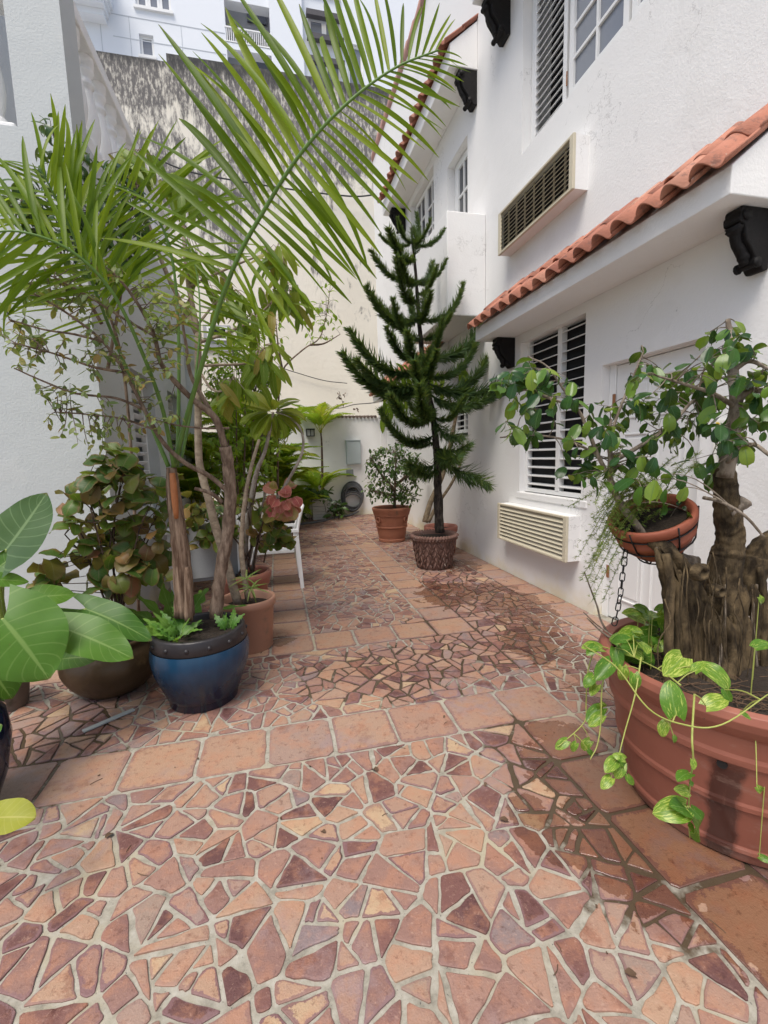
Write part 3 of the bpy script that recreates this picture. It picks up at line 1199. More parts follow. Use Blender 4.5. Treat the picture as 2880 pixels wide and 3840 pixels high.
# ------------------------------------------------------------------ walls at the far end
bw = thing('boundary_wall', 'low white wall across the far end, topped with a row of dark clay tile ends', 'wall', (.6, 11.3, 0))
b = MB()
b.box(-1.32, 2.60, 11.25, 11.45, -.05, 2.43)
b.box(2.601, 2.738, 11.2, 11.45, -.05, 2.7)
b.build('wall', M_wall, bw)
b = MB()
for i in range(42):
    b.tube([(-1.3 + i * .092, 11.20, 2.445), (-1.3 + i * .092, 11.5, 2.475)], [.034, .03], 6)
stuff(b.build('clay_cap', simple('weathered_cap', (.16, .12, .10), .9, .5, 20), bw))

sw = thing('stained_wall', 'tall cream wall of the neighbour, streaked black with mould', 'wall', (0, 14, 0))
b = MB()
panel((-12, 14, -.05), (1, 0, 0), (0, 0, 1), (0, -1, 0), 9.8, 11.83, [], .4, b)
panel((-2.199, 14, -.05), (1, 0, 0), (0, 0, 1), (0, -1, 0), 6.6, 12.03, [], .4, b)
b.build('wall', stained_mat(), sw)
b = MB()
c0 = P(440, 775, 13.98)
c1 = P(497, 698, 13.98)
zf, xa, xb = (c0.z + c1.z) / 2, c0.x + .05, c1.x
b.box(xa, xb, 13.93, 13.998, zf - .28, zf + .42)
b.build('cement_patch', simple('grey_cement', (.36, .36, .37), .9, .15, 3), sw)
b = MB()
for (x0, x1, z0, z1) in ((xa + .1, xb - .08, zf + .31, zf + .36), (xa + .1, xb - .08, zf + .0, zf + .05), (xa + .1, xa + .15, zf + .05, zf + .31), (xb - .13, xb - .08, zf + .05, zf + .31)):
    b.box(x0, x1, 13.88, 13.929, z0, z1)
wf = b.build('window_frame', M_trim, sw)
b = MB()
b.box(xa + .15, xb - .13, 13.90, 13.92, zf + .05, zf + .31)
b.build('pane', M_dark, sw)

# ------------------------------------------------------------------ the apartment block behind
M_tower = Mat('tower_paint')
_p = M_tower.pos()
M_tower.base(M_tower.mix(M_tower.noise(_p, .25, 5), (.70, .73, .77), (.80, .82, .85)), .7, .3)
M_tower = M_tower.m
M_seam = simple('tower_seam', (.52, .55, .58), .8, .05)
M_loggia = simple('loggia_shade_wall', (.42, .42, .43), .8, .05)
tw = thing('apartment_block', 'tall white apartment block rising behind the stained wall, with balconies and small windows', 'apartment block', (0, 26, 0))
YT = 25.0
b = MB()
TH = [(-5.05, -3.55, 21.95, 22.85), (-5.02, -4.42, 19.95, 20.85), (-1.2, .86, 21.12, 22.9), (-1.2, .9, 18.6, 20.85), (-1.2, .86, 23.3, 25.0), (2.72, 4.25, 22.05, 22.9), (2.72, 4.25, 20.0, 21.0), (2.72, 4.25, 23.9, 24.8), (4.6, 5.4, 19.6, 22.0)]
panel((-14, YT, 8), (1, 0, 0), (0, 0, 1), (0, -1, 0), 24, 22, [(x0 + 14, x1 + 14, z0 - 8, z1 - 8) for x0, x1, z0, z1 in TH], .5, b)
b.build('wall', M_tower, tw)
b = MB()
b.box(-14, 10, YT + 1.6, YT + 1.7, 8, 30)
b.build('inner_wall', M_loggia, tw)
b = MB()
for z in (21.45, 20.55):
    b.box(-6.1, -1.25, YT - .012, YT - .002, z, z + .03)
for x in (-6.6, -5.4, -3.2):
    b.box(x, x + .025, YT - .010, YT - .003, 16, 21.44)
b.build('seam', M_seam, tw)
for (x0, x1, z0, z1, n) in ((-5.05, -3.55, 21.95, 22.85, 3), (-5.02, -4.42, 19.95, 20.85, 1), (2.72, 4.25, 22.05, 22.9, 2), (2.72, 4.25, 20.0, 21.0, 2), (2.72, 4.25, 23.9, 24.8, 2), (4.6, 5.4, 19.6, 22.0, 1)):
    b = MB()
    fr = .11
    wpane = (x1 - x0) / n
    g = []
    for i in range(n):
        a, c = x0 + wpane * i, x0 + wpane * (i + 1)
        b.box(a + .003, a + fr, YT + .12, YT + .2, z0 + .003, z1 - .003)
        b.box(c - fr, c - .003, YT + .12, YT + .2, z0 + .003, z1 - .003)
        b.box(a + fr, c - fr, YT + .12, YT + .2, z0 + .003, z0 + fr)
        b.box(a + fr, c - fr, YT + .12, YT + .2, z1 - fr, z1 - .003)
        g.append((a + fr, c - fr))
    b.box(x0 - .08, x1 + .08, YT - .1, YT + .05, z0 - .12, z0 - .002)
    wo = b.build('window', M_trim, tw)
    for (a, c) in g:
        q = MB()
        q.box(a, c, YT + .155, YT + .17, z0 + fr, z1 - fr)
        q.build('pane', M_pane, wo)
for z in (21.0, 22.0, 23.0, 19.2):
    b = MB()
    b.box(2.6, 4.4, YT - .35, YT - .103, z - .32, z - .08)
    b.build('window_unit', simple('dark_grille', (.07, .065, .07), .6, .2), tw)
for z0 in (21.12, 23.3):
    b = MB()
    b.box(-1.25, .95, YT - .02, YT + .06, z0 + .62, z0 + .68)
    b.box(-1.25, .95, YT - .02, YT + .06, z0 + .02, z0 + .07)
    br = b.build('balcony_railing', M_trim, tw)
    q = MB()
    q.box(-.02, .02, -.02, .02, 0, .55)
    me = q.mesh('baluster', M_trim)
    for i in range(22):
        link('baluster', me, br, Matrix.Translation((-1.15 + i * .096, YT + .02, z0 + .07)))
    b = MB()
    b.box(-.2, .75, YT + 1.5, YT + 1.58, z0 + .1, z0 + 1.4)
    b.build('glass_door', M_glass, tw)
b = MB()
b.box(.86, 2.4, YT - .25, YT - .003, 10, 30)
b.build('pier', M_tower, tw)
b = MB()
for i, (d, z0, z1) in enumerate(((.35, 20.95, 21.2), (.55, 21.2, 21.45), (.8, 21.45, 21.6), (1.0, 21.6, 23))):
    b.box(-9, -6.45 + d * .45, YT - d * 1.4, YT - .003, z0, z1)
b.build('stepped_cornice', M_tower, tw)

# ------------------------------------------------------------------ pots
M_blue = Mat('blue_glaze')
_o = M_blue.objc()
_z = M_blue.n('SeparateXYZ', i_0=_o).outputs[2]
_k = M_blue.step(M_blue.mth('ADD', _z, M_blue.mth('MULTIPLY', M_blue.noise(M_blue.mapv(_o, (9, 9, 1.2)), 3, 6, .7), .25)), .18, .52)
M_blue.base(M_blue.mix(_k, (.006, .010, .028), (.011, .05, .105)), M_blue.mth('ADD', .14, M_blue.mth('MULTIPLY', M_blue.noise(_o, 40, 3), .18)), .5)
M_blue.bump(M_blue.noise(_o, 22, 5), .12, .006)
M_blue = M_blue.m
M_band = simple('dark_band_glaze', (.025, .022, .024), .38, .4, 16, .2, 30)
M_brownpot = simple('brown_stoneware', (.075, .045, .022), .42, .5, 6, .3, 24, dirt=((.20, .13, .065), 5, .58))
M_greypot = simple('mossy_grey_clay', (.17, .14, .12), .85, .3, 8, .4, 40, dirt=((.07, .07, .05), 5, .55))
M_plastic = simple('pale_terracotta_plastic', (.44, .24, .165), .6, .10, 5, .08, 40, dirt=((.26, .18, .14), 3.5, .56))
M_plastic2 = simple('terracotta_plastic', (.38, .15, .105), .55, .12, 5, .08, 40, dirt=((.22, .12, .09), 4, .56))
M_terra = simple('aged_terracotta', (.34, .135, .08), .75, .2, 7, .25, 50, dirt=((.13, .09, .06), 5, .56))
M_woven = simple('weathered_woven_clay', (.17, .095, .075), .8, .45, 9, .4, 40, dirt=((.38, .31, .27), 11, .58))
M_whitepot = simple('white_planter_paint', (.66, .65, .60), .6, .1, 12, .1)
M_navy = simple('navy_glaze', (.008, .012, .03), .12, .4, 5)


def bigpot_mat():
    m = Mat('red_clay_resin')
    o, p = m.objc(), m.pos()
    c = m.mix(m.noise(o, 5, 5), (.235, .078, .052), (.30, .11, .072))
    ang = m.n('Math', operation='ARCTAN2')
    sp = m.n('SeparateXYZ', i_0=p)
    m.set(ang.inputs[0], m.mth('SUBTRACT', sp.outputs[1], 1.38))
    m.set(ang.inputs[1], m.mth('SUBTRACT', sp.outputs[0], 1.81))
    # a wet run from the drain hole, and dried roots on the side
    d = m.mth('ABSOLUTE', m.mth('ADD', m.mth('SUBTRACT', ang.outputs[0], -2.53), m.mth('MULTIPLY', m.mth('SUBTRACT', m.noise(p, 9, 4), .5), .18)))
    k = m.mth('MULTIPLY', m.step(d, .15, .085), m.step(sp.outputs[2], .45, .38))
    c = m.mix(m.mth('MULTIPLY', k, .9), c, (.045, .014, .010))
    c = m.mix(m.mth('MULTIPLY', m.step(m.noise(m.mapv(p, (6, 6, 1.5)), 3, 6, .7), .6, .75), .4), c, (.21, .10, .075))
    lime = m.step(m.mth('ADD', m.noise(m.mapv(p, (1, 1, 2.2)), 6, 7, .7), m.mth('MULTIPLY', sp.outputs[2], -.12)), .52, .66)
    c = m.mix(m.mth('MULTIPLY', lime, .28), c, (.36, .24, .19))
    c = m.mix(m.mth('MULTIPLY', m.step(m.mth('ADD', sp.outputs[2], m.mth('MULTIPLY', m.noise(p, 11, 5), .12)), .13, .05), .55), c, (.09, .05, .035))
    m.base(c, m.mth('SUBTRACT', .5, m.mth('MULTIPLY', k, .3)), .4)
    m.bump(m.noise(o, 30, 5), .12, .006)
    return m.m


def soil(t, r, z, c):
    b = MB()
    n = 18
    vs, fs = [(c[0], c[1], z + .01)], []
    for k in range(1, 6):
        for j in range(n):
            a = 2 * PI * j / n
            q = r * k / 5
            vs.append((c[0] + math.cos(a) * q, c[1] + math.sin(a) * q, z + U(-.012, .014) if k < 5 else z))
    for j in range(n):
        fs.append((0, 1 + j, 1 + (j + 1) % n))
    for k in range(4):
        for j in range(n):
            a, d = 1 + k * n + j, 1 + k * n + (j + 1) % n
            fs.append((a, a + n, d + n, d))
    b.add(vs, fs)
    b.build('soil', M_soil, t, True)


def dense(prof, step=.014):
    out = [prof[0]]
    for a, e in zip(prof, prof[1:]):
        L = math.hypot(e[0] - a[0], e[1] - a[1])
        if L > step:
            for t in (.003 / L, .5, 1 - .003 / L):
                out.append((a[0] + (e[0] - a[0]) * t, a[1] + (e[1] - a[1]) * t))
        out.append(e)
    return out


def pot(label, prof, c, mat, soil_r=None, soil_z=None, wob=.004, group=None, n=56, ridged=False):
    t = thing('plant_pot', label, 'plant pot', c, group)
    b = MB()
    b.lathe(dense(prof) if ridged else prof, n, c, wob)
    b.build('body', mat, t, True)
    if soil_r:
        soil(t, soil_r, c[2] + soil_z, c)
    return t


BP = (-.524, 2.9, 0)
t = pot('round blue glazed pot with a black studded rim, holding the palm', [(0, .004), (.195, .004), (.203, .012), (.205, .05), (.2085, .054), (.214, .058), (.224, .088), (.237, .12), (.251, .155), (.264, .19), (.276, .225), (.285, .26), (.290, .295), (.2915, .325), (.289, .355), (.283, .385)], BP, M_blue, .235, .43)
b = MB()
b.lathe([(.276, .384), (.281, .39), (.276, .43), (.272, .462), (.266, .472), (.245, .472), (.240, .462), (.240, .40)], 56, BP, .004)
b.build('rim', M_band, t, True)
for i in range(14):
    a = 2 * PI * i / 14 + .12
    b = MB()
    b.lathe([(.0001, .010), (.008, .0085), (.0125, .004), (.0135, -.004)], 12)
    m = Matrix.Translation((BP[0] + math.cos(a) * .277, BP[1] + math.sin(a) * .277, .425)) @ Matrix.Rotation(a, 4, 'Z') @ Matrix.Rotation(PI / 2, 4, 'Y')
    link('stud', b.mesh('stud', M_band, True), t, m)
pot('squat brown stoneware pot, half under the big pale leaves', [(0, .003), (.15, .003), (.17, .01), (.205, .037), (.235, .068), (.262, .107), (.284, .15), (.295, .18), (.298, .21), (.295, .24), (.285, .27), (.272, .294), (.255, .315), (.245, .335), (.262, .35), (.262, .365), (.245, .368), (.232, .345), (.23, .3)], (-1.13, 3.2, 0), M_brownpot, .232, .32, .012)
pot('small mossy grey clay pot below the elephant ear', [(0, .003), (.105, .003), (.11, .01), (.135, .22), (.150, .225), (.150, .28), (.13, .282), (.125, .25)], (-1.72, 3.13, 0), M_greypot, .126, .25)
pot('dark navy glazed jar at the left edge of the patio', [(0, .003), (.14, .003), (.16, .02), (.22, .18), (.25, .34), (.24, .46), (.19, .54), (.18, .58), (.20, .60), (.20, .62), (.17, .62), (.165, .56)], (-1.42, 2.08, 0), M_navy, .165, .57)
TP = (-.28, 3.62, 0)
pot('pale terracotta planter right behind the blue pot', [(0, .003), (.165, .003), (.175, .012), (.198, .35), (.214, .355), (.216, .405), (.212, .413), (.196, .413), (.188, .40), (.18, .33)], TP, M_plastic, .185, .345)
q = P(585, 1235, 4.2)
TP2 = (q.x - .235, 4.2, 0)
pot('redder terracotta planter with stepped rim, behind the pale planter', [(0, .003), (.17, .003), (.18, .01), (.205, .36), (.222, .365), (.226, .42), (.236, .425), (.238, .475), (.23, .483), (.205, .483), (.20, .46), (.19, .4)], TP2, M_plastic2, .195, .42)
C850 = (1.90, 7.55, 0)
pot('tall ringed terracotta pot of the leafy bush, with ring handles', [(0, .004), (.22, .004), (.232, .012), (.235, .05), (.225, .06), (.24, .12), (.262, .25), (.276, .255), (.276, .275), (.266, .28), (.30, .46), (.312, .465), (.312, .48), (.318, .50), (.335, .56), (.335, .59), (.32, .60), (.30, .585), (.29, .5)], C850, M_terra, .30, .53, ridged=True)
for a in (3.6, 5.4, .9):
    b = MB()
    cx, cy = C850[0] + math.cos(a) * .298, C850[1] + math.sin(a) * .298
    tx, ty = -math.sin(a), math.cos(a)
    b.tube([(cx + tx * .045 * math.cos(k * PI / 6), cy + ty * .045 * math.cos(k * PI / 6), .40 + .045 * math.sin(k * PI / 6)) for k in range(13)], .014, 8)
    b.build('ring_handle', M_terra, [o for o in bpy.data.objects if o.get('label', '').startswith('tall ringed')][0], True)
CW = (1.965, 5.55, 0)
t = pot('weathered basket weave pot at the foot of the pine', [(0, .004), (.19, .004), (.198, .012), (.20, .04), (.215, .06), (.25, .24), (.275, .37), (.285, .41)], CW, M_woven, .262, .40, .01)
b = MB()
for i in range(46):
    a = 2 * PI * i / 46
    b.tube([(CW[0] + math.cos(a + s * .035) * (.295 + .012 * math.sin(s * 3)), CW[1] + math.sin(a + s * .035) * (.295 + .012 * math.sin(s * 3)), .425 + s * .022) for s in (-1.4, -.5, .5, 1.4)], [.014, .022, .022, .012], 7)
b.lathe([(.29, .40), (.31, .42), (.305, .445), (.275, .452), (.262, .43), (.26, .38)], 48, CW)
b.build('rope_rim', M_woven, t, True)
b = MB()
for k in range(5):
    for i in range(30):
        a = 2 * PI * (i + .5 * (k % 2)) / 30
        z = .075 + k * .068
        r = .222 + (.278 - .222) * (z - .06) / .33
        s = 1 if (i + k) % 2 else -1
        for dd in (-.020, 0, .020):
            b.tube([(CW[0] + math.cos(a + s * e * .085 + dd * s) * (r + .007 - abs(e) * .004), CW[1] + math.sin(a + s * e * .085 + dd * s) * (r + .007 - abs(e) * .004), z + e * .034 + dd * .9) for e in (-1, 0, 1)], .0075, 4)
stuff(b.build('basket_weave', M_woven, t, True))
CR = (2.36, 6.35, 0)
pot('terracotta pot with rounded collar against the house wall, behind the pine', [(0, .004), (.2, .004), (.215, .02), (.235, .22), (.225, .28), (.225, .30), (.25, .34), (.255, .40), (.245, .42), (.22, .415), (.21, .36)], CR, M_plastic2, .215, .36)
CB = (1.82, 1.40, 0)
t = pot('huge red clay pot holding the old fig, wet streak down its front', [(0, .004), (.365, .004), (.383, .012), (.392, .05), (.402, .055), (.402, .072), (.396, .078), (.43, .24), (.44, .245), (.442, .265), (.436, .272), (.462, .42), (.473, .425), (.475, .45), (.468, .46), (.478, .53), (.492, .545), (.512, .575), (.522, .605), (.515, .63), (.495, .64), (.47, .625), (.462, .58), (.45, .5)], CB, bigpot_mat(), .465, .575, .006, n=88, ridged=True)
b = MB()
a = -2.53
b.tube([(CB[0] + math.cos(a) * .44, CB[1] + math.sin(a) * .44, .41), (CB[0] + math.cos(a) * .466, CB[1] + math.sin(a) * .466, .408)], .016, 12)
b.build('drain_hole', M_black, t)
CWp = (.93, 10.85, 0)
b = MB()
t = thing('plant_pot', 'square white slatted planter by the far wall', 'plant pot', CWp)
for i in range(7):
    f = .155 + i * .009
    b.box(CWp[0] - f, CWp[0] + f, CWp[1] - f, CWp[1] + f, .004 + i * .066, .062 + i * .066)
b.box(CWp[0] - .235, CWp[0] + .235, CWp[1] - .235, CWp[1] + .235, .468, .51)
b.build('body', M_whitepot, t, bevel=.006)
soil(t, .2, .513, CWp)

# ------------------------------------------------------------------ palm in the blue pot
M_palm = leaf_mat('palm_leaflet', [(0, (.065, .135, .006)), (.5, (.15, .245, .008)), (1, (.25, .33, .012))], .36, .58, (.19, .28, .04))
M_rach = simple('palm_stalk', (.10, .19, .035), .45, .3, 14)
M_fibre = bark('palm_fibre', (.09, .05, .03), (.33, .23, .16), (1, 1, .08), 40, .8)
M_sheath = simple('orange_sheath', (.34, .12, .04), .6, .3, 30)
palm = thing('potted_palm', 'young palm with long arching fronds rising from the blue pot', 'palm', (BP[0], BP[1], .43))
PL = Leaves('leaflet', M_palm, [leaf_geo(1, .050, .36, .58, b_, .22, 0, 0, 9, 1, 0, i, tw) for i, (b_, tw) in enumerate([(.15, .1), (.25, -.2), (.35, .25), (.45, 0), (.6, -.15), (.3, .4), (.1, 0), (.75, .1)])])


def scr(sx, sy, sz):
    return V(ROT[0]) * sx + V(ROT[1]) * sy + V(ROT[2]) * sz


def lerp(a, b, t):
    return tuple(x + (y - x) * t for x, y in zip(a, b))


def key(ks, t):
    for (t0, a), (t1, b) in zip(ks, ks[1:]):
        if t <= t1:
            return lerp(a, b, (t - t0) / (t1 - t0))
    return ks[-1][1]


def frond(path, t0, n, left, right, length, r=(.013, .003), leaves=PL, par=palm, mat=None, jit=.10, keep=1.0, up=(0, 0, 1)):
    pts = smooth_path(W(path), 8)
    b = MB()
    b.tube(pts, list(np.linspace(r[0], r[1], len(pts))), 8)
    fr = b.build('frond', mat or M_rach, par, True)
    m_ = len(pts) - 1
    lst = []
    for i in range(n):
        t = t0 + (1 - t0) * (i + .5) / n
        s = (t - t0) / (1 - t0)
        f = t * m_
        j = min(int(f), m_ - 1)
        q = pts[j].lerp(pts[j + 1], f - j)
        for side in (left, right):
            if R.random() > keep:
                continue
            d = scr(*key(side, s)) + rand_dir() * jit
            ln = key(length, s)[0 if side is left else -1] * U(.86, 1.08)
            vw = (V((0, 0, H)) - q).normalized()
            u = vw * .75 + V(up) * .55 + rand_dir() * .35
            lst.append((q, d, u, ln))
    for q in lst:
        o = link('leaflet', leaves.me[R.randrange(len(leaves.me))], fr, frame(*q))
    return fr


frond([(374, 1012, 2.93), (402, 905, 2.85), (437, 785, 2.70), (474, 660, 2.55), (518, 548, 2.40), (572, 452, 2.28), (632, 356, 2.15), (702, 270, 2.05), (782, 196, 1.97), (862, 142, 1.92), (948, 108, 1.88)], .36, 38,
      [(0, (-.97, -.15, -.1)), (.06, (-.82, -.52, -.05)), (.2, (-.58, -.81, -.05)), (.4, (-.50, -.86, 0)), (.55, (-.45, -.9, 0)), (.8, (-.15, -.98, 0)), (1, (.5, -.86, .1))],
      [(0, (.45, .86, -.2)), (.2, (.72, .66, -.1)), (.4, (.62, .76, 0)), (.6, (.8, .56, 0)), (.8, (.94, .25, 0)), (1, (.99, -.05, .1))],
      [(0, (.66, .46)), (.1, (.80, .50)), (.3, (.86, .56)), (.5, (.74, .50)), (.8, (.46, .30)), (1, (.18, .14))], (.015, .003), jit=.06)
frond([(364, 1008, 2.93), (318, 900, 2.95), (258, 760, 2.90), (214, 650, 2.8), (178, 555, 2.7), (134, 455, 2.6), (84, 358, 2.5)], .42, 24,
      [(0, (-.9, .25, -.1)), (.5, (-.98, .02, -.1)), (1, (-.8, -.45, 0))],
      [(0, (.55, -.8, 0)), (.4, (.25, -.96, 0)), (1, (.0, -1, 0))],
      [(0, (.45,)), (.4, (.62,)), (.8, (.5,)), (1, (.25,))], (.013, .003), jit=.14)
frond([(376, 1008, 2.9), (350, 880, 2.8), (300, 745, 2.62), (238, 625, 2.48), (150, 540, 2.38), (40, 500, 2.32), (-60, 510, 2.3)], .5, 18,
      [(0, (-.75, .1, -.2)), (.5, (-.6, .7, -.1)), (1, (-.5, .8, 0))],
      [(0, (-.1, -.98, 0)), (.5, (-.35, -.92, 0)), (1, (-.7, -.6, 0))],
      [(0, (.45,)), (.5, (.55,)), (1, (.3,))], (.013, .003), jit=.16)
frond([(383, 1008, 2.96), (386, 860, 3.0), (385, 700, 3.02), (372, 560, 3.0), (340, 470, 2.95), (290, 415, 2.9), (225, 395, 2.85)], .45, 20,
      [(0, (-.85, .45, -.1)), (.5, (-.75, .62, -.1)), (1, (-.9, .35, 0))],
      [(0, (.75, -.1, -.2)), (.5, (.7, -.55, -.1)), (1, (.1, -.98, 0))],
      [(0, (.5,)), (.5, (.56,)), (1, (.28,))], (.012, .003), jit=.16)
frond([(390, 1000, 2.98), (410, 900, 3.05), (425, 790, 3.12), (432, 690, 3.2), (425, 590, 3.28), (400, 510, 3.3)], .45, 20,
      [(0, (-.8, -.3, -.1)), (1, (-.7, -.6, 0))], [(0, (.8, .1, -.1)), (1, (.5, .5, 0))], [(0, (.4,)), (.5, (.5,)), (1, (.25,))], (.010, .003), jit=.18)
b = MB()
b.tube(smooth_path(W([(398, 1330, 2.93), (394, 1230, 2.93), (384, 1140, 2.93), (374, 1060, 2.93), (370, 1010, 2.93)]), 6), [.062, .060, .058, .056, .056, .056, .055, .055, .054, .052, .05, .048, .047, .046, .045, .044, .042, .040, .038, .036, .036, .034, .032, .03, .028], 14, wob=.08)
b.build('trunk', M_fibre, palm, True)
b = MB()
b.tube(smooth_path(W([(408, 1340, 2.85), (408, 1290, 2.85), (404, 1225, 2.86)]), 4), [.024, .026, .026, .026, .024, .024, .022, .02, .016], 10)
b.build('cut_stalk', M_fibre, palm, True)
b = MB()
b.tube(smooth_path(W([(381, 1120, 2.88), (376, 1060, 2.88), (372, 1022, 2.89)]), 4), [.012, .016, .019, .02, .02, .02, .019, .017, .015], 10)
b.build('sheath', M_sheath, palm, True)


# ------------------------------------------------------------------ leafy woody plants
def reach(mb, lv, anchors, tgt, size, r0=.004, sag=.12, step=.6, lsc=(.7, 1.15), hang=.3, spread=.9, k0=.35, n=6):
    """a thin shoot from the nearest branch to tgt, leaves along its outer part"""
    tgt = V(tgt)
    a = min(anchors, key=lambda q: (q - tgt).length * U(.85, 1.15))
    ln = (tgt - a).length
    pts = []
    off = rand_dir() * ln * .12
    for i in range(n + 1):
        t = i / n
        pts.append(a.lerp(tgt, t) + (off + V((0, 0, sag * ln))) * math.sin(t * PI))
    mb.tube(pts, [r0, r0 * .35], 5, False)
    out = max(ln * (1 - k0), size)
    k = max(2, int(out / (size * step)))
    for i in range(k):
        t = 1 - (1 - k0) * (i / k)
        f = min(t * n, n - .001)
        j = int(f)
        q = pts[j].lerp(pts[j + 1], f - j)
        tan = (pts[j + 1] - pts[j]).normalized()
        sd = tan.orthogonal()
        sd.rotate(Matrix.Rotation(i * 2.4 + U(-.6, .6), 3, tan))
        ld = (tan * (.9 - spread * .5) + sd * spread + V((0, 0, -hang))).normalized()
        lv.append((q, ld, V((0, -.25, 1)) + rand_dir() * .55, size * U(*lsc)))


def region(poly, n, Ya, Yb):
    """n points inside a picture-shaped outline, at depths between Ya and Yb"""
    xs, ys = [p[0] for p in poly], [p[1] for p in poly]
    out = []
    while len(out) < n:
        x, y = U(min(xs), max(xs)), U(min(ys), max(ys))
        c = False
        for i in range(len(poly)):
            (x1, y1), (x2, y2) = poly[i], poly[i - 1]
            if (y1 > y) != (y2 > y) and x < (x2 - x1) * (y - y1) / (y2 - y1) + x1:
                c = not c
        if c:
            out.append(P(x, y, U(Ya, Yb)))
    return out


def limb(mb, path, r0, r1, k=6, n=10, wob=.06):
    pts = smooth_path(W(path), k)
    mb.tube(pts, list(np.linspace(r0, r1, len(pts))), n, wob=wob)
    return pts


# small-leaved tree leaning out of the blue pot
M_bark1 = bark('grey_brown_bark', (.10, .065, .045), (.26, .19, .14), (1, 1, .3), 34, .7)
M_twig = simple('twig', (.13, .09, .07), .8, .3, 20)
M_small = leaf_mat('small_leaf', [(0, (.09, .14, .045)), (.35, (.16, .22, .075)), (.65, (.26, .30, .11)), (.85, (.32, .27, .08)), (1, (.26, .12, .04))], .38, .3, (.27, .29, .14))
SL = Leaves('leaf', M_small, [leaf_geo(1, .5, .55, .75, b_, .12, .01, 0, 5, 1, 0, i) for i, b_ in enumerate((.3, .7, 1.1, -.3))])
shrub = thing('small_leaved_tree', 'leaning small leaved tree with olive and bronze leaves, rooted in the blue pot', 'tree', (-.42, 2.93, .43))
b, tb, lv = MB(), MB(), []
anc = limb(b, [(466, 1335, 2.95), (476, 1240, 2.95), (490, 1160, 2.95), (497, 1085, 2.93), (494, 1010, 2.91), (486, 965, 2.89)], .040, .034, 6, 12, .12)
br = [([(495, 1065, 2.93), (455, 1030, 2.9), (400, 1000, 2.85), (352, 955, 2.8), (312, 885, 2.75), (270, 805, 2.7), (222, 738, 2.62), (150, 680, 2.55), (70, 632, 2.5)], .016, .004),
      ([(486, 965, 2.89), (466, 905, 2.86), (425, 870, 2.82), (385, 832, 2.78), (348, 785, 2.75), (333, 725, 2.72), (300, 660, 2.7), (255, 600, 2.65), (205, 560, 2.6)], .022, .004),
      ([(480, 940, 2.89), (450, 880, 2.9), (412, 810, 2.9), (402, 745, 2.9), (395, 690, 2.9), (410, 640, 2.9)], .016, .004),
      ([(312, 885, 2.75), (250, 860, 2.7), (165, 850, 2.62), (90, 822, 2.55), (30, 795, 2.5)], .008, .003),
      ([(340, 930, 2.79), (265, 905, 2.75), (190, 895, 2.7), (120, 890, 2.65)], .007, .003),
      ([(270, 805, 2.7), (200, 792, 2.64), (120, 765, 2.58), (35, 742, 2.5)], .008, .003),
      ([(222, 738, 2.62), (160, 722, 2.57), (95, 712, 2.52), (20, 690, 2.48)], .007, .003),
      ([(333, 725, 2.72), (270, 690, 2.68), (190, 640, 2.62), (100, 590, 2.55)], .008, .003),
      ([(495, 925, 2.9), (440, 925, 2.85), (380, 918, 2.8), (330, 905, 2.78)], .007, .003),
      ([(480, 1085, 2.93), (455, 1065, 2.9), (420, 1055, 2.88)], .014, .010)]
for pth, r0, r1 in br:
    q = limb(b, pth, r0, r1, 6, 8)
    anc += q[len(q) // 3:]
for q in region([(10, 650), (90, 570), (230, 545), (330, 600), (420, 640), (420, 760), (390, 870), (330, 960), (200, 990), (70, 930), (120, 880), (10, 800)], 230, 2.5, 2.85):
    reach(tb, lv, anc, q, .046, .0028, .05, .55, (.65, 1.2), .25, .8, .2)
b.build('trunk', M_bark1, shrub, True)
stuff(tb.build('twig', M_twig, shrub, True))
SL.place(shrub, lv, 290)

# copperleaf shrubs
M_cop = leaf_mat('copperleaf', [(0, (.035, .085, .015)), (.35, (.07, .14, .022)), (.6, (.13, .17, .028)), (.75, (.16, .12, .03)), (.84, (.13, .05, .025)), (.94, (.24, .20, .045)), (1, (.30, .085, .06))], .36, .25, (.17, .16, .06), rim=(.15, .095, .035))
M_stem = bark('dark_stem', (.045, .028, .022), (.13, .085, .06), (1, 1, .4), 40, .5)
CL = Leaves('leaf', M_cop, [leaf_geo(1, .92, .5, .62, b_, f_, .035, .10, 7, 2, 0, i) for i, (b_, f_) in enumerate(((.7, .1), (1.3, -.05), (1.7, .1), (.2, .22), (1.0, -.15)))])


def copperleaf(label, base, targets, size, nstem, limit, group):
    t = thing('copperleaf_shrub', label, 'shrub', base, group)
    b, lv, anc = MB(), [], []
    cx = sum((q for q in targets), V()) / len(targets)
    for i in range(nstem):
        e = V(base) + (cx - V(base)) * U(.8, 1.25) + V((U(-.30, .30), U(-.16, .16), U(-.1, .15)))
        s = V(base) + V((U(-.08, .08), U(-.06, .06), 0))
        pts = smooth_path([s, s.lerp(e, .45) + V((U(-.05, .05), U(-.05, .05), .04)), e], 5)
        b.tube(pts, [.010, .004], 6, wob=.1)
        anc += pts[3:]
    tb = MB()
    for q in targets:
        reach(tb, lv, anc, q, size, .0035, .08, .45, (.6, 1.15), .35, .95, .45)
    b.build('stem', M_stem, t, True)
    stuff(tb.build('twig', M_stem, t, True))
    CL.place(t, lv, limit)
    return t


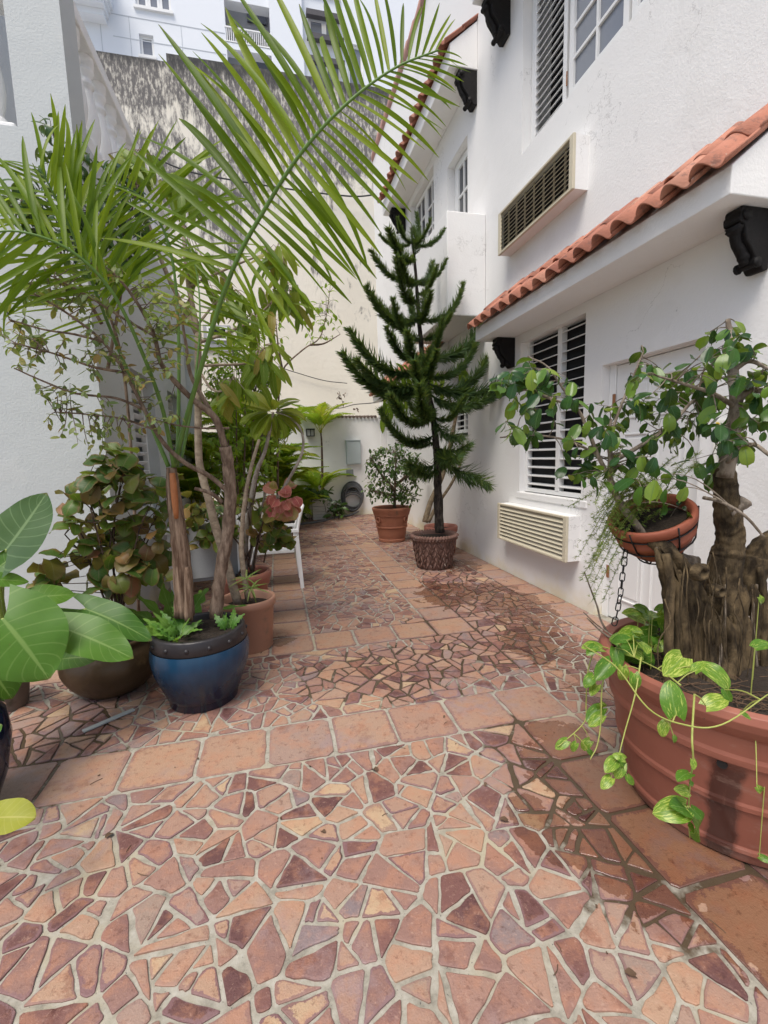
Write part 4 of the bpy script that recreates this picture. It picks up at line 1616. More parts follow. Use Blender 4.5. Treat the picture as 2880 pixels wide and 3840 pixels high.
copperleaf('bushy copperleaf shrub of green and bronze leaves in the squat brown pot', (-1.11, 3.22, .32), region([(205, 985), (245, 960), (285, 985), (290, 1030), (360, 1020), (400, 1060), (372, 1130), (370, 1250), (300, 1290), (220, 1290), (165, 1240), (150, 1130), (130, 1060), (180, 1030)], 125, 3.0, 3.42) + region([(55, 1220), (115, 1215), (125, 1265), (60, 1262)], 9, 2.95, 3.1), .122, 11, 290, 'copperleaf shrubs')
copperleaf('lower copperleaf with green and rust leaves in the stepped red planter', (TP2[0], TP2[1], .43), region([(400, 1060), (470, 1090), (530, 1060), (600, 1090), (640, 1180), (600, 1195), (520, 1160), (430, 1190), (395, 1150)], 80, 3.85, 4.3), .105, 8, 260, 'copperleaf shrubs')
M_pink = leaf_mat('pink_copperleaf', [(0, (.30, .045, .06)), (.4, (.42, .10, .10)), (.7, (.45, .25, .14)), (1, (.30, .25, .08))], .4, .3, (.5, .3, .2), rim=(.42, .16, .13))
PK = Leaves('leaf', M_pink, CL.geos)
t = thing('copperleaf_sprig', 'pink and cream copperleaf sprig beside the white chair back', 'shrub', P(590, 1190, 4.15))
b, lv = MB(), []
pts = limb(b, [(570, 1215, 4.18), (582, 1150, 4.1), (600, 1095, 4.0), (610, 1060, 3.95)], .007, .004, 5, 7)
for q in region([(585, 1050), (625, 1040), (640, 1080), (630, 1110), (600, 1115), (582, 1080)], 26, 3.8, 4.05):
    d = (q - P(608, 1078, 4.0)).normalized()
    lv.append((q, d + V((0, 0, -.4)), V((0, -1, .4)) + rand_dir() * .5, .115 * U(.7, 1.1)))
b.build('stem', M_stem, t, True)
PK.place(t, lv)

# tall tree with hanging lance leaves in the pale planter
M_mango = leaf_mat('lance_leaf', [(0, (.08, .16, .015)), (.5, (.17, .25, .022)), (.85, (.26, .31, .03)), (1, (.29, .22, .05))], .36, .42, (.30, .33, .10))
ML = Leaves('leaf', M_mango, [leaf_geo(1, .25, .6, .75, b_, .14, .012, 0, 7, 1, 0, i) for i, b_ in enumerate((.5, .9, 1.3, .2))])
M_bark2 = bark('smooth_tan_bark', (.20, .15, .11), (.36, .29, .22), (1, 1, 1.5), 16, .25)
mango = thing('lance_leaved_tree', 'slender tree with hanging yellow green lance leaves, growing from the pale planter', 'tree', (TP[0] + .03, TP[1], .34))
b, tb, lv, anc = MB(), MB(), [], []
limb(b, [(516, 1310, 3.6), (487, 1208, 3.6), (462, 1125, 3.62), (452, 1083, 3.62), (435, 1020, 3.65), (429, 978, 3.66), (428, 850, 3.68), (428, 720, 3.7)], .034, .024, 5, 12, .04)
limb(b, [(536, 1300, 3.62), (522, 1200, 3.65), (524, 1130, 3.7), (532, 1060, 3.75), (545, 1000, 3.8), (560, 950, 3.85)], .022, .012, 5, 9)
for pth, r0, r1 in (([(428, 790, 3.69), (484, 788, 3.62), (536, 784, 3.58), (562, 765, 3.55)], .012, .006), ([(429, 740, 3.7), (500, 715, 3.7), (552, 686, 3.7), (608, 632, 3.7)], .014, .006), ([(430, 800, 3.69), (455, 838, 3.6), (480, 845, 3.55), (500, 825, 3.5)], .010, .005),
                    ([(428, 725, 3.7), (405, 600, 3.75), (395, 480, 3.8), (385, 390, 3.85)], .022, .008), ([(425, 720, 3.7), (360, 590, 3.75), (310, 450, 3.8), (285, 340, 3.85)], .020, .007), ([(408, 620, 3.75), (470, 590, 3.7), (540, 560, 3.65), (600, 540, 3.6)], .012, .005), ([(428, 700, 3.7), (470, 650, 3.75), (500, 630, 3.8)], .010, .005)):
    limb(b, pth, r0, r1, 5, 8)
    e = W(pth)
    anc += [e[-1], e[-2], e[-2].lerp(e[-1], .5)]
for c, n, sx, sy in (((565, 770, 3.55), 22, 45, 40), ((500, 835, 3.52), 18, 40, 30), ((610, 630, 3.7), 26, 45, 45), ((560, 690, 3.7), 14, 40, 30), ((385, 400, 3.85), 16, 40, 40), ((285, 340, 3.85), 20, 45, 40), ((595, 550, 3.6), 14, 40, 30), ((500, 640, 3.8), 16, 40, 40), ((430, 560, 3.8), 12, 50, 50)):
    for i in range(int(n * 1.45)):
        q = P(c[0] + R.gauss(0, sx * .5), c[1] + R.gauss(0, sy * .45), c[2] + U(-.15, .15))
        a = min(anc, key=lambda z: (z - q).length)
        tb.tube([a, a.lerp(q, .5) + V((0, 0, .03)), q], .0025, 4, False)
        lv.append((q, V((U(-.6, .6), U(-.6, .3), U(-1.1, -.1))), V((U(-.4, .4), -.6, .6)), .23 * U(.65, 1.1)))
b.build('trunk', M_bark2, mango, True)
stuff(tb.build('twig', M_bark2, mango))
ML.place(mango, lv, 290)

# broad yellow green leaves on curved bare stems
M_plum = leaf_mat('broad_leaf', [(0, (.13, .20, .02)), (.5, (.22, .29, .03)), (1, (.33, .35, .045))], .35, .42, (.35, .37, .12))
BL = Leaves('leaf', M_plum, [leaf_geo(1, .33, .7, .6, b_, .15, .01, 0, 7, 2, 0, i) for i, b_ in enumerate((.4, .8, 1.2))])
t = thing('bare_stemmed_plant', 'plant with broad yellow green leaves on bare curved grey stems, in the stepped planter', 'plant', (TP2[0] + .03, TP2[1], .43))
b, lv = MB(), []
M_bark3 = bark('pale_grey_bark', (.24, .20, .17), (.40, .35, .30), (1, 1, .8), 24, .3)
limb(b, [(529, 1235, 4.2), (531, 1165, 4.2), (545, 1063, 4.1), (556, 1015, 4.05), (572, 975, 4.0), (586, 915, 3.95), (590, 890, 3.93)], .026, .010, 5, 10, .06)
limb(b, [(545, 1230, 4.22), (565, 1140, 4.15), (600, 1075, 4.05), (625, 1033, 4.0), (650, 985, 3.95), (655, 950, 3.93), (645, 920, 3.92), (622, 900, 3.92), (596, 890, 3.93)], .016, .008, 5, 9)
limb(b, [(535, 1225, 4.25), (560, 1120, 4.2), (580, 1040, 4.15)], .014, .008, 5, 9)
for i in range(22):
    a = i / 22 * 2 * PI
    o = V((math.cos(a), U(-.8, .3), math.sin(a) * .8 - .2))
    lv.append((P(590 + 12 * math.cos(a), 893 - 8 * math.sin(a), 3.93), o, V((0, -.6, .8)) + rand_dir() * .3, .25 * U(.75, 1.1)))
b.build('stem', M_bark3, t, True)
BL.place(t, lv)

# glossy dark tree by the balcony
M_gloss = leaf_mat('glossy_dark_leaf', [(0, (.014, .04, .012)), (.6, (.03, .075, .018)), (1, (.07, .14, .03))], .22, .15, (.09, .16, .06))
GL = Leaves('leaf', M_gloss, [leaf_geo(1, .5, .6, .8, b_, .14, 0, 0, 5, 1, 0, i) for i, b_ in enumerate((.4, .9, 1.4))])
t = thing('glossy_tree', 'dark glossy leaved tree climbing past the balcony corner', 'tree', (-1.22, 3.85, 0))
b, tb, lv, anc = MB(), MB(), [], []
for pth in ([(300, 1330, 3.9), (285, 1000, 3.85), (260, 760, 3.78), (205, 600, 3.7), (180, 480, 3.65), (150, 360, 3.65), (110, 280, 3.65)], [(232, 800, 3.78), (260, 640, 3.75), (280, 480, 3.75), (300, 400, 3.7)], [(220, 700, 3.74), (140, 560, 3.65), (60, 440, 3.6)]):
    q = limb(b, pth, .013, .005, 5, 8)
    anc += q[len(q) // 3:]
for q in region([(75, 260), (110, 245), (140, 300), (200, 320), (290, 370), (330, 440), (320, 560), (240, 620), (150, 560), (40, 500), (0, 420), (30, 380), (90, 340)], 190, 3.3, 3.75):
    reach(tb, lv, anc, q, .085, .003, .05, .5, (.7, 1.15), .5, .9, .3)
b.build('trunk', M_bark1, t, True)
stuff(tb.build('twig', M_twig, t))
GL.place(t, lv, 280)

# elephant ear
M_ear = leaf_mat('elephant_ear', [(0, (.05, .145, .018)), (.5, (.075, .185, .024)), (1, (.125, .245, .03))], .36, .26, (.19, .30, .08))
M_earp = simple('pale_leaf_stalk', (.28, .36, .09), .5, .15, 10)
M_earg = leaf_mat('elephant_ear_underside', [(0, (.06, .13, .055)), (1, (.085, .16, .065))], .5, .3, (.22, .33, .16))
M_eary = leaf_mat('yellowing_ear', [(0, (.30, .33, .03)), (1, (.36, .36, .05))], .45, .3, (.42, .4, .1))
ear = thing('elephant_ear', 'elephant ear plant with huge heart shaped leaves beside the brown pot', 'plant', (-1.70, 3.12, .25))
for i, (ax, ay, aY, tx, ty, tY, wf, mt, bend) in enumerate([(6, 1338, 2.42, 104, 1448, 2.28, 1.12, M_ear, .5), (148, 1361, 2.55, 280, 1408, 2.45, .62, M_ear, .35), (186, 1316, 2.8, 318, 1362, 2.65, .46, M_ear, .5), (72, 1292, 2.7, 158, 1278, 2.75, .75, M_ear, .4),
                                                           (14, 1186, 2.75, 100, 1076, 2.95, .72, M_earg, -.25), (-6, 1228, 2.7, 70, 1166, 2.8, .55, M_ear, .5), (-14, 1252, 2.65, 60, 1252, 2.7, .6, M_ear, .35), (132, 1424, 2.7, 205, 1412, 2.65, .7, M_ear, .5), (-45, 1420, 2.5, 20, 1490, 2.35, 1.0, M_ear, .5)]):
    a, e = P(ax, ay, aY), P(tx, ty, tY)
    g = leaf_geo(1, 1.0 * wf, .42, .80, bend, .06, .020, .42, 14, 4, 0, i)
    m_ = MB()
    m_.add(*g[:2], .5, g[2])
    d = e - a
    vw = (V((0, 0, H)) - a).normalized()
    o = link('leaf', m_.mesh('leaf', mt[0], True), ear, frame(a, d, vw * .8 + V((0, 0, .55)), d.length * 1.05))
    st = V((-1.68 + U(-.05, .05), 3.1 + U(-.05, .05), .26))
    md = st.lerp(a, .55) + V((0, 0, .10))
    m_ = MB()
    m_.tube(smooth_path([st, md, a], 6), [.016, .007], 8)
    m_.build('stalk', M_earp, ear, True)
t = thing('yellowing_leaf_plant', 'plant in the dark navy jar with one yellowing leaf drooping at the patio edge', 'plant', (-1.42, 2.08, .58))
for (ax, ay, aY, tx, ty, tY, mt) in ((-22, 1768, 1.62, 66, 1757, 1.58, M_eary), (-70, 1640, 1.75, -10, 1560, 1.8, M_ear)):
    a, e = P(ax, ay, aY), P(tx, ty, tY)
    g = leaf_geo(1, .75, .5, .62, .5, .1, .03, .3, 10, 3, 0, 5)
    m_ = MB()
    m_.add(*g[:2], .5, g[2])
    link('leaf', m_.mesh('leaf', mt[0], True), t, frame(a, e - a, V((0, -.6, 1)), (e - a).length))
    m_ = MB()
    m_.tube(smooth_path([V((-1.42, 2.05, .57)), V((-1.38, 1.9, .72)), a], 6), [.012, .006], 8)
    m_.build('stalk', M_earp, t, True)

# fern in the blue pot and seedlings
M_fern = leaf_mat('wart_fern', [(0, (.075, .20, .03)), (.6, (.13, .28, .045)), (1, (.20, .36, .06))], .32, .35, (.24, .38, .12))


def lobed(L, Wd, lobes, bend, seed):
    rr = random.Random(seed)
    vs, fs, uv = [], [], []
    n = lobes * 4
    for i in range(n + 1):
        u = i / n
        env = (math.sin(min(u * 1.15, 1) * PI * .93 + .12)) ** .6 if u < .98 else .05
        lb = .45 + .55 * (.5 - .5 * math.cos(2 * PI * u * lobes)) ** .7
        hw = Wd / 2 * env * (lb if u > .15 else .25)
        th = bend * u
        cx, cz = L * math.sin(th) / bend, -L * (1 - math.cos(th)) / bend
        wv = .02 * math.sin(u * 9 + seed)
        for s in (-1, 0, 1):
            vs.append((cx, s * hw + .03 * math.sin(u * 4 + seed), cz + abs(s) * hw * .15 + wv))
            uv.append((u, .5 + s * .5))
    for i in range(n):
        for j in range(2):
            p = i * 3 + j
            fs.append((p, p + 3, p + 4, p + 1))
    return vs, fs, uv


FL = Leaves('leaf', M_fern, [lobed(1, .34, 5, .7, 1), lobed(1, .28, 7, 1.0, 2), lobed(1, .24, 4, .4, 3), lobed(1, .4, 6, 1.3, 4)])


def fern(label, c, n, r, ln, zdir=(.2, 1.0), grp=None):
    t = thing('wart_fern', label, 'fern', c, grp)
    lst = []
    for i in range(n):
        a = U(0, 2 * PI)
        q = V(c) + V((math.cos(a) * U(0, r), math.sin(a) * U(0, r), 0))
        d = V((math.cos(a) * U(.2, .9), math.sin(a) * U(.2, .9), U(*zdir)))
        lst.append((q, d, V((0, -.5, 1)) + rand_dir() * .4, ln * U(.6, 1.15)))
    FL.place(t, lst)
    return t


FG = 'ferns with lobed bright leaves in the blue pot'
fern('larger tuft of bright lobed fern left of the palm trunk in the blue pot', (-.63, 2.83, .43), 24, .07, .20, (.6, 1.4), grp=FG)
fern('small tuft of bright lobed fern at the right inside rim of the blue pot', (-.345, 2.88, .43), 9, .04, .15, (.8, 1.4), grp=FG)
fern('tall lobed fern fronds standing behind the blue pot', (-.72, 3.35, .25), 14, .08, .42, (.8, 1.6))
M_sed = leaf_mat('sedge_blade', [(0, (.17, .28, .06)), (1, (.30, .36, .12))], .4, .35)
SG = Leaves('blade', M_sed, [leaf_geo(1, .10, .3, .6, b_, .15, 0, 0, 6, 1, 0, 1) for b_ in (.4, .9)])
t = thing('umbrella_sedge', 'small sedge with narrow pale blades in the pale planter', 'plant', (-.20, 3.52, .35))
b = MB()
for (q, k) in ((P(543, 1270, 3.45), 14), (P(532, 1250, 3.5), 8)):
    b.tube([V((-.2, 3.52, .35)), q], .003, 5)
    SG.place(t, [(q, V((math.cos(a := i / k * 2 * PI), math.sin(a) * .7, U(-.3, .8))), V((0, -.4, 1)), .13 * U(.7, 1.2)) for i in range(k)], part='blade')
b.build('stem', M_sed[0], t)

# ------------------------------------------------------------------ Norfolk pine
M_pine = leaf_mat('pine_needle', [(0, (.034, .07, .028)), (.55, (.062, .115, .042)), (.85, (.11, .18, .05)), (1, (.19, .21, .06))], .42, .28)
M_pbark = bark('black_pine_bark', (.018, .014, .012), (.075, .06, .05), (1, 1, .5), 26, .9)
pine = thing('norfolk_pine', 'dark potted pine with tiers of bottlebrush branches growing from the weave pot', 'tree', (CW[0], CW[1], .41))
b = MB()
tr = smooth_path(W([(950, 1150, 5.55), (946, 1060, 5.55), (945, 1000, 5.55), (935, 900, 5.55), (916, 800, 5.55), (905, 690, 5.55), (897, 580, 5.55), (888, 492, 5.55)]), 8)
b.tube(tr, list(np.linspace(.062, .010, len(tr))), 12, wob=.14)
b.build('trunk', M_pbark, pine, True)


def plume(seed, n=900, curl=.55, nl=.15):
    """one upturned branch clothed in needles, unit length along +X"""
    rr = random.Random(seed)
    b = MB()
    ax = []
    for i in range(13):
        u = i / 12
        ax.append(V((u * (1 - .12 * curl * u), .02 * math.sin(u * 5 + seed), -.10 * math.sin(u * PI) + curl * u ** 2.4 * .55)))
    b.tube(ax, [.013, .004], 6, False, .1)
    for i in range(n):
        u = rr.uniform(.04, 1) ** .8
        f = u * 12
        j = min(int(f), 11)
        q = ax[j].lerp(ax[j + 1], f - j)
        t = (ax[j + 1] - ax[j]).normalized()
        a = rr.gauss(PI / 2, 1.25)
        s = V((0, 1, 0)) * math.cos(a) + t.cross(V((0, -1, 0))).normalized() * math.sin(a)
        d = (t * rr.uniform(.35, .8) + s * rr.uniform(.6, 1)).normalized()
        L = nl * rr.uniform(.6, 1.1) * (1 - .45 * u ** 4) * (.7 + .6 * min(1, u * 3) * .5)
        e = q + d * L + (t * .35 + V((0, 0, .30))) * L * .35
        m = q + d * L * .55
        sd = d.cross(V((rr.uniform(-1, 1), rr.uniform(-1, 1), rr.uniform(-1, 1)))).normalized() * .0065
        b.add([q - sd, q + sd, m + sd * .95, e, m - sd * .95], [(0, 1, 2, 3, 4)], rr.random() * .8 + (.2 if u > .8 else 0))
    return b.mesh('branch', M_pine[1], False)


PLM = [plume(i, 760, c) for i, c in enumerate((.5, .65, .38, .75, .55))]
PLMs = [plume(20 + i, 420, c, .34) for i, c in enumerate((.5, .2, -.5))]


def pine_branch(y, tx, ty, Yt, short=False):
    # y: height on the trunk in the picture; tip in the picture
    k = min(range(len(tr)), key=lambda i: abs(P(900, y, 5.55).z - tr[i].z))
    a, e = tr[k], P(tx, ty, Yt)
    d = e - a
    ms = PLMs if short else PLM
    flat = V((d.x, d.y, d.z * .72 - d.length * .05))
    link('branch', ms[R.randrange(len(ms))], pine, frame(a, flat, V((0, 0, 1)), d.length * 1.06))


for (y, tx, ty, Yt) in ((530, 820, 522, 5.5), (520, 862, 490, 5.3), (525, 905, 478, 5.7), (530, 965, 515, 5.5), (528, 925, 500, 5.2), (610, 803, 560, 5.45), (605, 968, 570, 5.5), (612, 870, 590, 5.0), (600, 930, 575, 5.9), (690, 800, 640, 5.5), (690, 797, 690, 5.2), (690, 1010, 642, 5.5),
                        (692, 930, 650, 4.95), (685, 880, 640, 6.0), (770, 835, 725, 5.1), (775, 1042, 690, 5.7), (775, 880, 745, 4.85), (770, 960, 715, 5.0), (800, 755, 752, 5.35), (810, 1045, 765, 5.3), (805, 940, 780, 4.85), (830, 770, 805, 5.2), (840, 745, 830, 5.4), (830, 1112, 845, 5.3), (840, 1060, 800, 5.6),
                        (835, 900, 830, 4.75), (850, 1090, 900, 5.1), (900, 840, 880, 4.95), (905, 1010, 890, 5.0), (880, 910, 910, 4.7), (900, 870, 850, 5.9), (945, 820, 950, 5.2), (950, 850, 955, 5.5), (560, 850, 540, 5.0), (640, 945, 600, 5.1), (650, 850, 615, 5.0), (730, 970, 690, 5.1), (730, 850, 680, 5.1)):
    pine_branch(y, tx + U(-4, 4), ty + U(-4, 4), Yt)
for (y, tx, ty, Yt) in ((960, 1010, 965, 5.1), (985, 1050, 1010, 5.1), (970, 985, 1000, 4.95), (1000, 880, 1000, 5.3), (1010, 905, 1035, 5.3), (560, 897, 492, 5.5), (700, 915, 640, 5.3), (820, 925, 760, 5.2), (900, 985, 960, 5.2)):
    pine_branch(y, tx, ty, Yt, True)

# leafy bush in the ringed pot, second tree by the wall
M_bush = leaf_mat('bush_leaf', [(0, (.018, .05, .012)), (.5, (.04, .09, .02)), (.85, (.09, .15, .04)), (1, (.20, .26, .10))], .35, .2)
BU = Leaves('leaf', M_bush, [leaf_geo(1, .55, .6, .7, b_, .1, 0, 0, 4, 1, 0, i) for i, b_ in enumerate((.3, .9))])
t = thing('leafy_bush', 'round bush of tiny dark leaves in the tall ringed pot', 'shrub', (C850[0], C850[1], .53))
b, tb, lv, anc = MB(), MB(), [], []
for pth in ([(852, 1098, 7.55), (853, 1050, 7.55), (855, 1000, 7.55), (850, 975, 7.55)], [(853, 1060, 7.55), (820, 1020, 7.5), (800, 990, 7.45)], [(854, 1050, 7.55), (890, 1015, 7.5), (905, 990, 7.45)], [(853, 1070, 7.5), (800, 1060, 7.3)]):
    q = limb(b, pth, .030, .008, 5, 8)
    anc += q[3:]
for q in region([(795, 985), (830, 960), (870, 955), (905, 985), (920, 1040), (900, 1090), (800, 1085), (780, 1060)], 230, 7.0, 8.0):
    reach(tb, lv, anc, q, .075, .004, .03, .55, (.6, 1.2), .2, .9, .2)
b.build('trunk', M_bark1, t, True)
stuff(tb.build('twig', M_twig, t))
BU.place(t, lv, 250)
M_pin = leaf_mat('pinnate_leaf', [(0, (.11, .23, .02)), (1, (.25, .36, .03))], .36, .5, (.25, .33, .08))
PN = Leaves('leaf', M_pin, [leaf_geo(1, .36, .5, .7, b_, .1, 0, 0, 5, 1, 0, i) for i, b_ in enumerate((.4, .9))])
t = thing('pinnate_tree', 'tan stemmed young tree with feathered leaves behind the pine, against the house', 'tree', (CR[0], CR[1], .36))
b, lv = MB(), []
limb(b, [(918, 1128, 6.35), (930, 1085, 6.35), (955, 1030, 6.35), (968, 980, 6.35), (985, 900, 6.35), (1000, 820, 6.3)], .045, .02, 5, 9)
limb(b, [(925, 1128, 6.3), (945, 1090, 6.3), (975, 1045, 6.25), (995, 1000, 6.25), (1000, 960, 6.25)], .030, .014, 5, 9)
limb(b, [(985, 900, 6.35), (960, 840, 6.2), (920, 830, 6.1), (880, 835, 6.0)], .016, .006, 5, 7)
for (pth) in ([(985, 880, 6.2), (930, 815, 6.0), (870, 800, 5.9)], [(930, 850, 6.0), (880, 835, 5.95), (830, 870, 5.9)], [(985, 860, 6.2), (1000, 815, 6.1), (1010, 830, 6.0)], [(900, 850, 6.1), (860, 875, 6.0), (825, 905, 5.9)]):
    q = limb(b, pth, .006, .003, 5, 5)
    for i in range(3, len(q)):
        for s in (-1, 1):
            lv.append((q[i], V((U(-.4, .2), U(-.8, -.2), s * .9 - .35)), V((0, -.8, .5)), .19 * U(.7, 1.1)))
b.build('trunk', bark('tan_bark', (.22, .16, .10), (.38, .30, .20), (1, 1, 1.2), 20, .3), t, True)
PN.place(t, lv)

# ------------------------------------------------------------------ areca palms and the far planting
M_areca = leaf_mat('areca_leaf', [(0, (.09, .20, .015)), (.5, (.20, .31, .02)), (.8, (.32, .38, .03)), (1, (.42, .34, .05))], .5, .5)
M_acane = simple('areca_cane', (.20, .22, .07), .5, .25, 20)


def areca_frond(seed, n=34, W_=.021):
    rr = random.Random(seed)
    b = MB()
    ax = [V((u, .03 * math.sin(u * 4 + seed), .42 * u - .62 * u ** 2.3)) for u in [i / 12 for i in range(13)]]
    b.tube(ax, [.008, .002], 5, False, .9)
    tb_ = rr.random()
    for i in range(n):
        u = .18 + .82 * (i + .5) / n
        f = u * 12
        j = min(int(f), 11)
        q = ax[j].lerp(ax[j + 1], f - j)
        t = (ax[j + 1] - ax[j]).normalized()
        for s in (-1, 1):
            d = (t * .75 + V((0, s, 0)) * .75 + V((0, 0, .35))).normalized()
            L = .36 * math.sin(min(u * 1.05, 1) * PI * .88 + .25) * rr.uniform(.85, 1.1)
            g = leaf_geo(L, W_, .3, .6, .9, .2, 0, 0, 4, 1, 0, i)
            m = frame(q, d, V((0, 0, 1)) + rand_dir() * .2)
            b.add([m @ V(p) for p in g[0]], g[1], min(1, max(0, tb_ * .5 + rr.random() * .5)), g[2])
    return b.mesh('frond', M_areca[1], True)


AF = [areca_frond(i) for i in range(6)]
AG = 'areca palms along the left side'
for n_, (label, c, stems, hh) in enumerate((('bushy areca palm with yellow green fronds between the balcony house column and the tree trunks', (-.95, 7.6), 9, 1.5), ('taller areca palm clump nearest the far wall, yellowing at its base', (-.1, 9.6), 9, 1.9), ('low areca palm seedling clump in front of the low far wall', (.35, 10.4), 6, .6), ('areca palm half hidden behind the lance leaved tree', (-.75, 9.2), 8, 2.3))):
    t = thing('areca_palm', label, 'palm', (*c, 0), AG)
    for k in range(stems):
        s = V((c[0] + U(-.25, .25), c[1] + U(-.25, .25), 0))
        h = hh * U(.35, 1)
        e = s + V((U(-.25, .25), U(-.25, .25), h))
        m_ = MB()
        m_.tube(smooth_path([s, s.lerp(e, .5) + V((U(-.04, .04), U(-.04, .04), 0)), e], 4), [.022, .014], 7)
        m_.build('cane', M_acane, t, True)
        for j in range(5 if k % 2 else 6):
            a = U(0, 2 * PI)
            d = V((math.cos(a) * .75, math.sin(a) * .75, U(.25, .9)))
            link('frond', AF[R.randrange(6)], t, frame(e - V((0, 0, U(0, .15))), d, (0, 0, 1), U(.75, 1.25) * (1.05 if hh > 1 else .75)))
t = thing('slender_palm', 'thin dark stemmed palm with a spreading top standing in the white planter', 'palm', (CWp[0], CWp[1], .51))
b = MB()
pts = limb(b, [(697, 1070, 10.85), (696, 1010, 10.85), (695, 960, 10.85), (693, 935, 10.85)], .034, .016, 5, 8)
b.build('trunk', M_stem, t, True)
for j in range(9):
    a = j * 2.4
    link('frond', AF[j % 6], t, frame(pts[-1], V((math.cos(a) * .7, math.sin(a) * .7, .5 if j % 2 else .95)), (0, 0, 1), U(.85, 1.2)))
for j in range(12):
    a = j * 2.4 + 1
    link('frond', AF[j % 6], t, frame(V((CWp[0], CWp[1], .6)) + rand_dir() * .08, V((math.cos(a) * .8, math.sin(a) * .8, U(.4, 1.1))), (0, 0, 1), U(.7, 1.15)))
M_cover = leaf_mat('ground_cover_leaf', [(0, (.012, .035, .010)), (.6, (.03, .08, .018)), (1, (.10, .18, .04))], .3, .2)
GC = Leaves('leaf', M_cover, [leaf_geo(1, .4, .6, .7, b_, .12, 0, 0, 5, 1, 0, i) for i, b_ in enumerate((.4, 1.0))] + [lobed(1, .5, 5, .8, 9)])
t = thing('foliage_clump', 'dark green leafy clump spilling round the white planter at the far wall', 'shrub', (.75, 10.8, 0))
lv = []
for i in range(330):
    q = V((U(.1, 1.5), U(10.35, 11.15), 0))
    q.z = U(.05, .55) * (1 - abs(q.x - .8) * .5) + (.25 if abs(q.x - .85) < .35 else 0)
    if abs(q.x - CWp[0]) < .25 and abs(q.y - CWp[1]) < .26 and q.z < .5 or (abs(q.x - CWp[0]) < .18 and q.y < 10.7 and q.z < .45):
        continue
    lv.append((q, rand_dir(-.2, .9), V((0, -.4, 1)) + rand_dir() * .5, .21 * U(.6, 1.2)))
b = MB()
for i in range(24):
    q = V((U(.3, 1.4), U(10.5, 11.1), 0))
    b.tube([q, q + V((U(-.1, .1), U(-.1, .1), .4))], .006, 5)
b.build('stem', M_stem, t)
GC.place(t, lv, 280)
t = thing('thin_climber', 'sparse thin branched tree seen against the stained wall', 'tree', (.35, 8.6, 0))
b, tb, lv, anc = MB(), MB(), [], []
for pth in ([(600, 1090, 8.6), (600, 950, 8.6), (602, 860, 8.6), (610, 800, 8.6), (655, 755, 8.6), (690, 730, 8.6), (705, 680, 8.6), (712, 630, 8.6)], [(610, 800, 8.6), (600, 740, 8.5), (596, 690, 8.5)], [(670, 745, 8.6), (700, 742, 8.6), (735, 722, 8.6)], [(602, 860, 8.6), (570, 800, 8.6), (550, 740, 8.6)]):
    q = limb(b, pth, .022, .006, 5, 7)
    anc += q[len(q) // 2:]
for q in region([(670, 640), (700, 598), (730, 610), (735, 680), (720, 730), (680, 740), (640, 730), (660, 690)], 34, 8.3, 8.9) + region([(545, 700), (610, 660), (620, 790), (560, 820)], 34, 8.3, 8.9):
    reach(tb, lv, anc, q, .12, .004, .04, .75, (.6, 1.1), .6, .9, .35)
b.build('trunk', M_bark1, t, True)
stuff(tb.build('twig', M_twig, t))
GL2 = Leaves('leaf', M_pin, GL.geos)
GL2.place(t, lv, 200)
t = thing('green_bush', 'mid green bush behind the hanging lance leaves', 'shrub', (-.35, 6.9, 0))
b, tb, lv, anc = MB(), MB(), [], []
for k in range(6):
    q = limb(b, [(505 + k * 6, 1150, 6.9), (480 + k * 16, 1000, 6.9), (470 + k * 20, 850, 6.9)], .02, .006, 5, 7)
    anc += q[4:]
for q in region([(430, 740), (500, 690), (590, 740), (620, 900), (600, 1060), (450, 1080), (430, 900)], 270, 6.3, 7.2):
    reach(tb, lv, anc, q, .10, .004, .04, .6, (.6, 1.2), .5, .9, .3)
b.build('trunk', M_bark1, t, True)
stuff(tb.build('twig', M_twig, t))
GL2.place(t, lv, 280)

# ------------------------------------------------------------------ the old fig in the huge pot
M_fbark = bark('fig_bark', (.022, .015, .008), (.125, .088, .046), (1, 1, .35), 20, .9)
M_fbark2 = bark('fig_branch_bark', (.11, .085, .06), (.30, .25, .20), (1, 1, .5), 26, .7)
M_fig = leaf_mat('fig_leaf', [(0, (.010, .040, .015)), (.4, (.018, .065, .019)), (.65, (.04, .11, .022)), (.82, (.10, .19, .028)), (1, (.21, .29, .04))], .17, .24, (.07, .14, .05))
FG_ = [leaf_geo(1, .55, .62, .62, b_, f_, .01, 0, 9, 2, .16, i) for i, (b_, f_) in enumerate(((.35, .12), (.8, .05), (1.2, .16), (.1, .2)))]
FI = Leaves('leaf', M_fig, FG_)
fig = thing('old_fig_tree', 'old gnarled fig with braided aerial roots and glossy leaves in the huge pot', 'tree', (CB[0], CB[1], .575))
YF = 1.46
b = MB()
LIMB = {'a': [(1432, 1182), (1462, 1232), (1488, 1312), (1506, 1412), (1518, 1530)], 'm': [(1572, 1190), (1560, 1262), (1556, 1330), (1560, 1420), (1560, 1530)], 'c': [(1638, 1208), (1618, 1262), (1611, 1330), (1606, 1420), (1602, 1530)]}
RAD = {'a': (.034, .050, .066, .082, .10), 'm': (.062, .066, .088, .108, .13), 'c': (.052, .054, .066, .085, .105)}
for k_ in 'amc':
    pts = smooth_path([P(x, y, YF + .04) for x, y in LIMB[k_]], 5)
    b.tube(pts, list(np.interp(np.linspace(0, 4, len(pts)), range(5), RAD[k_])), 16, wob=.10)
pts = smooth_path([P(1636, 1215, YF + .05), P(1655, 1182, YF + .05), P(1690, 1165, YF + .05), P(1730, 1178, YF + .05), P(1750, 1230, YF + .05)], 5)
b.tube(pts, list(np.linspace(.058, .045, len(pts))), 14, wob=.12)
